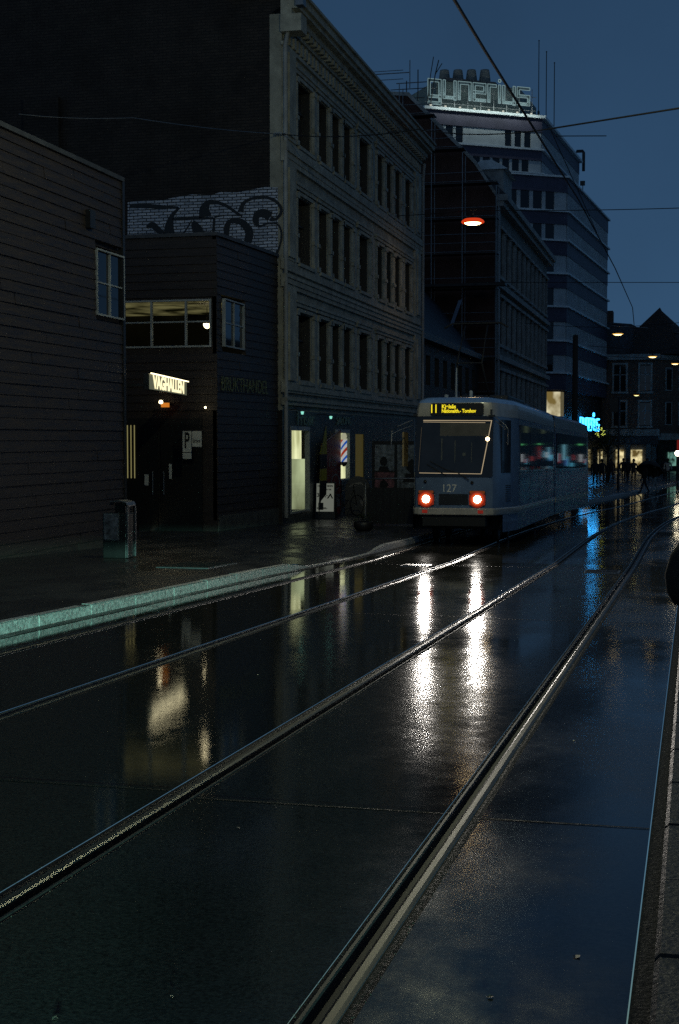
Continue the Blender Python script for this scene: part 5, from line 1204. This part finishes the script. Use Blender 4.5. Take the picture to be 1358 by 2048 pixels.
# ------------------------------------------------------------------ people
def skin_mesh(name, pts, edges, m, parent=None, sub=1, root=0):
    me = bpy.data.meshes.new(name); me.from_pydata([p[:3] for p in pts], edges, []); me.materials.append(m)
    o = bpy.data.objects.new(name, me); C.objects.link(o)
    if parent is not None: o.parent = parent
    s = o.modifiers.new('skin', 'SKIN'); s.use_smooth_shade = True
    lay = me.skin_vertices[0].data
    for i, p in enumerate(pts): lay[i].radius = (p[3], p[4] if len(p) > 4 else p[3])
    lay[root].use_root = True
    u_ = o.modifiers.new('sub', 'SUBSURF'); u_.levels = sub; u_.render_levels = sub
    return o
def person(loc, rz, label, stride=.25, coat='cloth_dark', trousers='cloth_dark', h=1., group='people on the far pavement', bag=False, hold=False, hood=True):
    t = thing('person', loc, label, 'person', group, rz); t.scale = (h, h, h); s = stride
    pts = [(0, 0, .95, .13, .10), (0, 0, 1.12, .125, .09), (0, 0, 1.32, .15, .10), (0, 0, 1.44, .12, .08), (0, -.01, 1.52, .055), (0, -.02, 1.58, .06), (0, -.02, 1.66, .085, .10), (0, -.02, 1.74, .06, .07),
           (.10, 0, .90, .09), (.11, -s*.45, .50, .062), (.11, -s*.9+.05, .10, .042), (.11, -s*.9-.12, .045, .035),
           (-.10, 0, .90, .09), (-.11, s*.35, .50, .062), (-.11, s*.9, .12, .042), (-.11, s*.9-.14, .045, .035),
           (.20, 0, 1.42, .062), (.26, .04, 1.14, .048), (.25, -.10, .90, .036), (.245, -.14, .82, .03), (.235, -.17, .74, .018),
           (-.20, 0, 1.42, .062), (-.26, .02, 1.14, .048), (-.25, -.05, .90, .036), (-.245, -.08, .82, .03), (-.235, -.10, .74, .018)]
    ed = [(0,1), (1,2), (2,3), (3,4), (4,5), (5,6), (6,7), (0,8), (8,9), (9,10), (10,11), (0,12), (12,13), (13,14), (14,15), (3,16), (16,17), (17,18), (18,19), (19,20), (3,21), (21,22), (22,23), (23,24), (24,25)]
    # fingers and thumbs
    for hb, sx in ((19, 1), (24, -1)):
        bx, by, bz = pts[hb][:3]
        for k_, ln in ((-1.5, .055), (-.5, .065), (.5, .06), (1.5, .05)):
            i = len(pts); pts.append((bx-.004*sx, by+k_*.019-.01, bz-.09, .009)); pts.append((bx-.02*sx, by+k_*.019-.02, bz-.09-ln, .007)); ed += [(hb, i), (i, i+1)]
        i = len(pts); pts.append((bx-.02*sx, by-.05, bz-.04, .010)); pts.append((bx-.03*sx, by-.06, bz-.08, .008)); ed += [(hb, i), (i, i+1)]
    skin_mesh('body', pts, ed, M[trousers], t, 1)
    cpts = [(0, 0, .78, .19, .14), (0, 0, 1.0, .175, .13), (0, 0, 1.2, .17, .12), (0, 0, 1.40, .17, .11), (0, -.0, 1.49, .09, .07), (.215, .0, 1.40, .075), (.27, .04, 1.14, .062), (.262, -.08, .93, .05), (-.215, .0, 1.40, .075), (-.27, .02, 1.14, .062), (-.262, -.04, .93, .05)]
    skin_mesh('coat', cpts, [(0,1), (1,2), (2,3), (3,4), (3,5), (5,6), (6,7), (3,8), (8,9), (9,10)], M[coat], t, 1)
    MB().lathe((0, .01, 1.67), [(.001, .125), (.06, .11), (.10, .05), (.108, -.01), (.10, -.07), (.07, -.10)], 12).build('hair', M['hair'], t)
    # face: eyes, nose, mouth on the front
    MB().box(-.045, -.02, -.135, -.118, 1.655, 1.667).box(.02, .045, -.135, -.118, 1.655, 1.667).box(-.012, .012, -.15, -.12, 1.62, 1.655).box(-.025, .025, -.138, -.12, 1.592, 1.60).build('face', M['skin'], t)
    if bag: MB().box(.22, .34, -.2, .12, .42, .72).tube([(.28, -.04, .72), (.26, -.08, .80)], .01).build('bag', M[bag], t)
    if hold:
        u_ = MB().tube([(.2, -.15, .95), (.2, -.12, 1.9)], .012, 6); u_.build('umbrella_shaft', M['dark'], t)
    return t
def gz(x, y): return (x, y, G(y)+.125)
person(gz(-6.3, 96.2), R(10), 'pedestrian in dark clothes carrying a pale bag, just right of the tram', coat='cloth_dark', bag='cloth_pale')
person(gz(-6.0, 98.5), R(190), 'pedestrian in dark coat walking away just behind another right of the tram', stride=.15)
person(gz(-5.88, 107.5), R(20), 'dark pedestrian silhouetted against the left yellow shop window', stride=.3)
person(gz(-5.1, 110), R(170), 'dark pedestrian between the two yellow shop windows', stride=.2, bag='cloth_pale')
person(gz(-4.69, 107.9), R(-30), 'dark pedestrian silhouetted against the right yellow shop window', stride=.28)
person(gz(-4.1, 104), R(200), 'pedestrian in dark jacket standing right of the yellow shop windows', stride=.08)
person(gz(-3.4, 112), R(30), 'pedestrian in long coat waiting beyond the couple with the umbrella', stride=.1)
person(gz(-.4-1.4, 109), R(0), 'pedestrian in pale jacket near the green lit shop', coat='cloth_pale', stride=.15)
person(gz(-2.2, 116), R(160), 'dark pedestrian walking near the right edge far pavement', stride=.3)
# couple crossing under an umbrella
xu, yu = -2.42, 81.
person((xu-.18, yu, G(yu)+.01), R(-60), 'person in dark clothes stepping into the road under a big dark umbrella', stride=.4, group='couple under the umbrella', coat='cloth_brown')
person((xu+.38, yu+.3, G(yu)+.01), R(-60), 'person in pale trousers under the same big dark umbrella', stride=.35, group='couple under the umbrella', trousers='cloth_pale', coat='cloth_brown')
t = thing('umbrella', (xu+.05, yu, G(yu)+1.05), 'big dark umbrella tilted low over a walking couple at the kerb', 'umbrella'); t.rotation_euler = (R(-28), R(8), 0)
prof = [(.001, .82), (.25, .79), (.5, .66), (.68, .48), (.78, .30)]
b = MB(); n = 8; vs = []
for r_, z in prof:
    for j in range(n*2):
        a = 2*PI*j/(n*2); q = r_*(1 if j % 2 == 0 else .93); vs.append((q*math.cos(a), q*math.sin(a), z - (0 if j % 2 == 0 else .015)))
b.add(vs, [(i*16+j, i*16+(j+1) % 16, (i+1)*16+(j+1) % 16, (i+1)*16+j) for i in range(4) for j in range(16)], True)
b.build('canopy', M['cloth_brown'], t); MB().tube([(0, 0, -.05), (0, 0, .86)], .012, 6).build('shaft', M['dark'], t)
# bystander at the right edge, only the side of coat and bag in view
t = person((.45, 9.9, G(9.9)+.07), R(200), 'dark figure at the right edge with a brown bag at the hip', coat='cloth_brown', stride=.1, group=None, bag=None)
t2 = thing('shoulder_bag', (-.01, 9.75, .70), 'dark brown shoulder bag hanging at the right edge of the photo', 'bag')
sb = MB().lathe((0, 0, 0), [(.001, -.22), (.10, -.20), (.15, -.12), (.165, .0), (.13, .13), (.07, .22), (.001, .25)], 16); sb.build('bag_body', M['cloth_brown'], t2)
MB().tube([(.02, 0, .2), (.15, 0, .45), (.33, 0, .62)], .015, 6).build('strap', M['cloth_brown'], t2)

# ------------------------------------------------------------------ lights
def spot(name, loc, target, power, col, ang, blend=.3, r=.05):
    l = bpy.data.lights.new(name, 'SPOT'); l.energy = power; l.color = col; l.spot_size = R(ang); l.spot_blend = blend; l.shadow_soft_size = r
    o = bpy.data.objects.new(name, l); C.objects.link(o); o.location = loc
    o.rotation_euler = (Vector(target)-Vector(loc)).to_track_quat('-Z', 'Y').to_euler(); return o
for x in (-.67, .57):
    spot('tram_headlight_beam', (TX+x*K, TY-.12, G(32)+1.06), (TX+x+2.6, TY-16, G(16)+.3), 480, (1, .93, .84), 44, .7, .085)
# low beams of a vehicle waiting behind the photographer
for q in (0, 1.2): spot('car_headlight_beam', (2.2+q, -9., .87), (2.2+q-math.sin(R(37))*20, -9+math.cos(R(37))*20, -1.9), 12500, (.40, 1, .80), 43, .15, .0025)
t = thing('beam_slit', (2.8, -8.4, .87), 'added unseen plates that cut the car beams to a low slit', 'beam_blocker')  # plates added out of view to shape the beams' cut-off
MB().box(-1.9, 1.2, -.01, .0, -.0215, .6).build('added_upper_plate', M['black'], t)
MB().box(-1.9, 1.2, -.01, .0, -.8, -.066).build('lower_shield', M['black'], t)
p = C2 + fd*5.5 + nf*1.6
al = bpy.data.lights.new('roof_sign_floodlight', 'AREA'); al.shape = 'RECTANGLE'; al.size = 10; al.size_y = .3; al.energy = 95; al.color = (.85, 1, .92)
o = bpy.data.objects.new('roof_sign_floodlight', al); C.objects.link(o); o.location = (p.x, p.y, 30.95)
tgt = C2 + fd*5.5 - nf*1.0; dirv = Vector((tgt.x-p.x, tgt.y-p.y, -.55)); zax = -dirv.normalized(); xax = Vector((fd.x, fd.y, 0)).normalized(); yax = zax.cross(xax).normalized(); xax = yax.cross(zax)
o.rotation_euler = Matrix((xax, yax, zax)).transposed().to_euler()
pl = bpy.data.lights.new('street_lamp_light', 'POINT'); pl.energy = 650; pl.color = (.97, 1, .62); pl.shadow_soft_size = .12
o = bpy.data.objects.new('street_lamp_light', pl); C.objects.link(o); o.location = (-3.5, 22, 9.6)
sun = bpy.data.lights.new('sun', 'SUN'); sun.energy = .012; sun.angle = R(20); sun.color = (.75, .85, 1)
o = bpy.data.objects.new('sun', sun); C.objects.link(o); o.rotation_euler = (R(62), 0, R(40))

w = bpy.data.worlds.new('World'); scene.world = w; w.use_nodes = True; nt = w.node_tree; bg = nt.nodes['Background']
sk = nt.nodes.new('ShaderNodeTexSky'); sk.sky_type = 'NISHITA'; sk.sun_disc = False; sk.sun_elevation = R(12); sk.sun_rotation = R(200)
sk.air_density = 1.2; sk.dust_density = .8; sk.ozone_density = 3.
tcw = nt.nodes.new('ShaderNodeTexCoord'); av = nt.nodes.new('ShaderNodeVectorMath'); av.operation = 'ADD'; av.inputs[1].default_value = (0, 0, .45)
nt.links.new(tcw.outputs['Generated'], av.inputs[0]); nv = nt.nodes.new('ShaderNodeVectorMath'); nv.operation = 'NORMALIZE'; nt.links.new(av.outputs[0], nv.inputs[0]); nt.links.new(nv.outputs[0], sk.inputs['Vector'])
tint = nt.nodes.new('ShaderNodeMix'); tint.data_type = 'RGBA'; tint.blend_type = 'MULTIPLY'; tint.inputs['Factor'].default_value = 1; tint.inputs['B'].default_value = (1.02, 1.34, 1.56, 1)
nt.links.new(sk.outputs['Color'], tint.inputs['A']); cl = nt.nodes.new('ShaderNodeTexNoise'); cl.inputs['Scale'].default_value = 3.2; cl.inputs['Detail'].default_value = 6; nt.links.new(nv.outputs[0], cl.inputs['Vector'])
cm = nt.nodes.new('ShaderNodeMapRange'); cm.inputs['From Min'].default_value = .3; cm.inputs['From Max'].default_value = .7; cm.inputs['To Min'].default_value = .80; cm.inputs['To Max'].default_value = 1.10; nt.links.new(cl.outputs['Fac'], cm.inputs['Value'])
sc_ = nt.nodes.new('ShaderNodeVectorMath'); sc_.operation = 'SCALE'; nt.links.new(tint.outputs['Result'], sc_.inputs[0]); nt.links.new(cm.outputs['Result'], sc_.inputs['Scale'])
nt.links.new(sc_.outputs[0], bg.inputs['Color']); bg.inputs['Strength'].default_value = .03

# ------------------------------------------------------------------ camera
cam = bpy.data.cameras.new('camera'); co = bpy.data.objects.new('camera', cam); C.objects.link(co)
cam.sensor_fit = 'VERTICAL'; cam.sensor_height = 36; cam.sensor_width = 24; cam.lens = 50; cam.clip_end = 1500; cam.clip_start = .05
co.location = (0, 0, 1.6)
co.rotation_euler = (PI/2 - math.atan(144/2844), 0, math.atan(706/2844))
scene.camera = co
scene.view_settings.view_transform = 'Standard'; scene.view_settings.look = 'None'
scene.view_settings.exposure = 0; scene.view_settings.gamma = 1
scene.render.engine = 'CYCLES'; scene.cycles.use_denoising = False
scene.cycles.sample_clamp_indirect = 2; scene.cycles.max_bounces = 6; scene.cycles.caustics_reflective = False
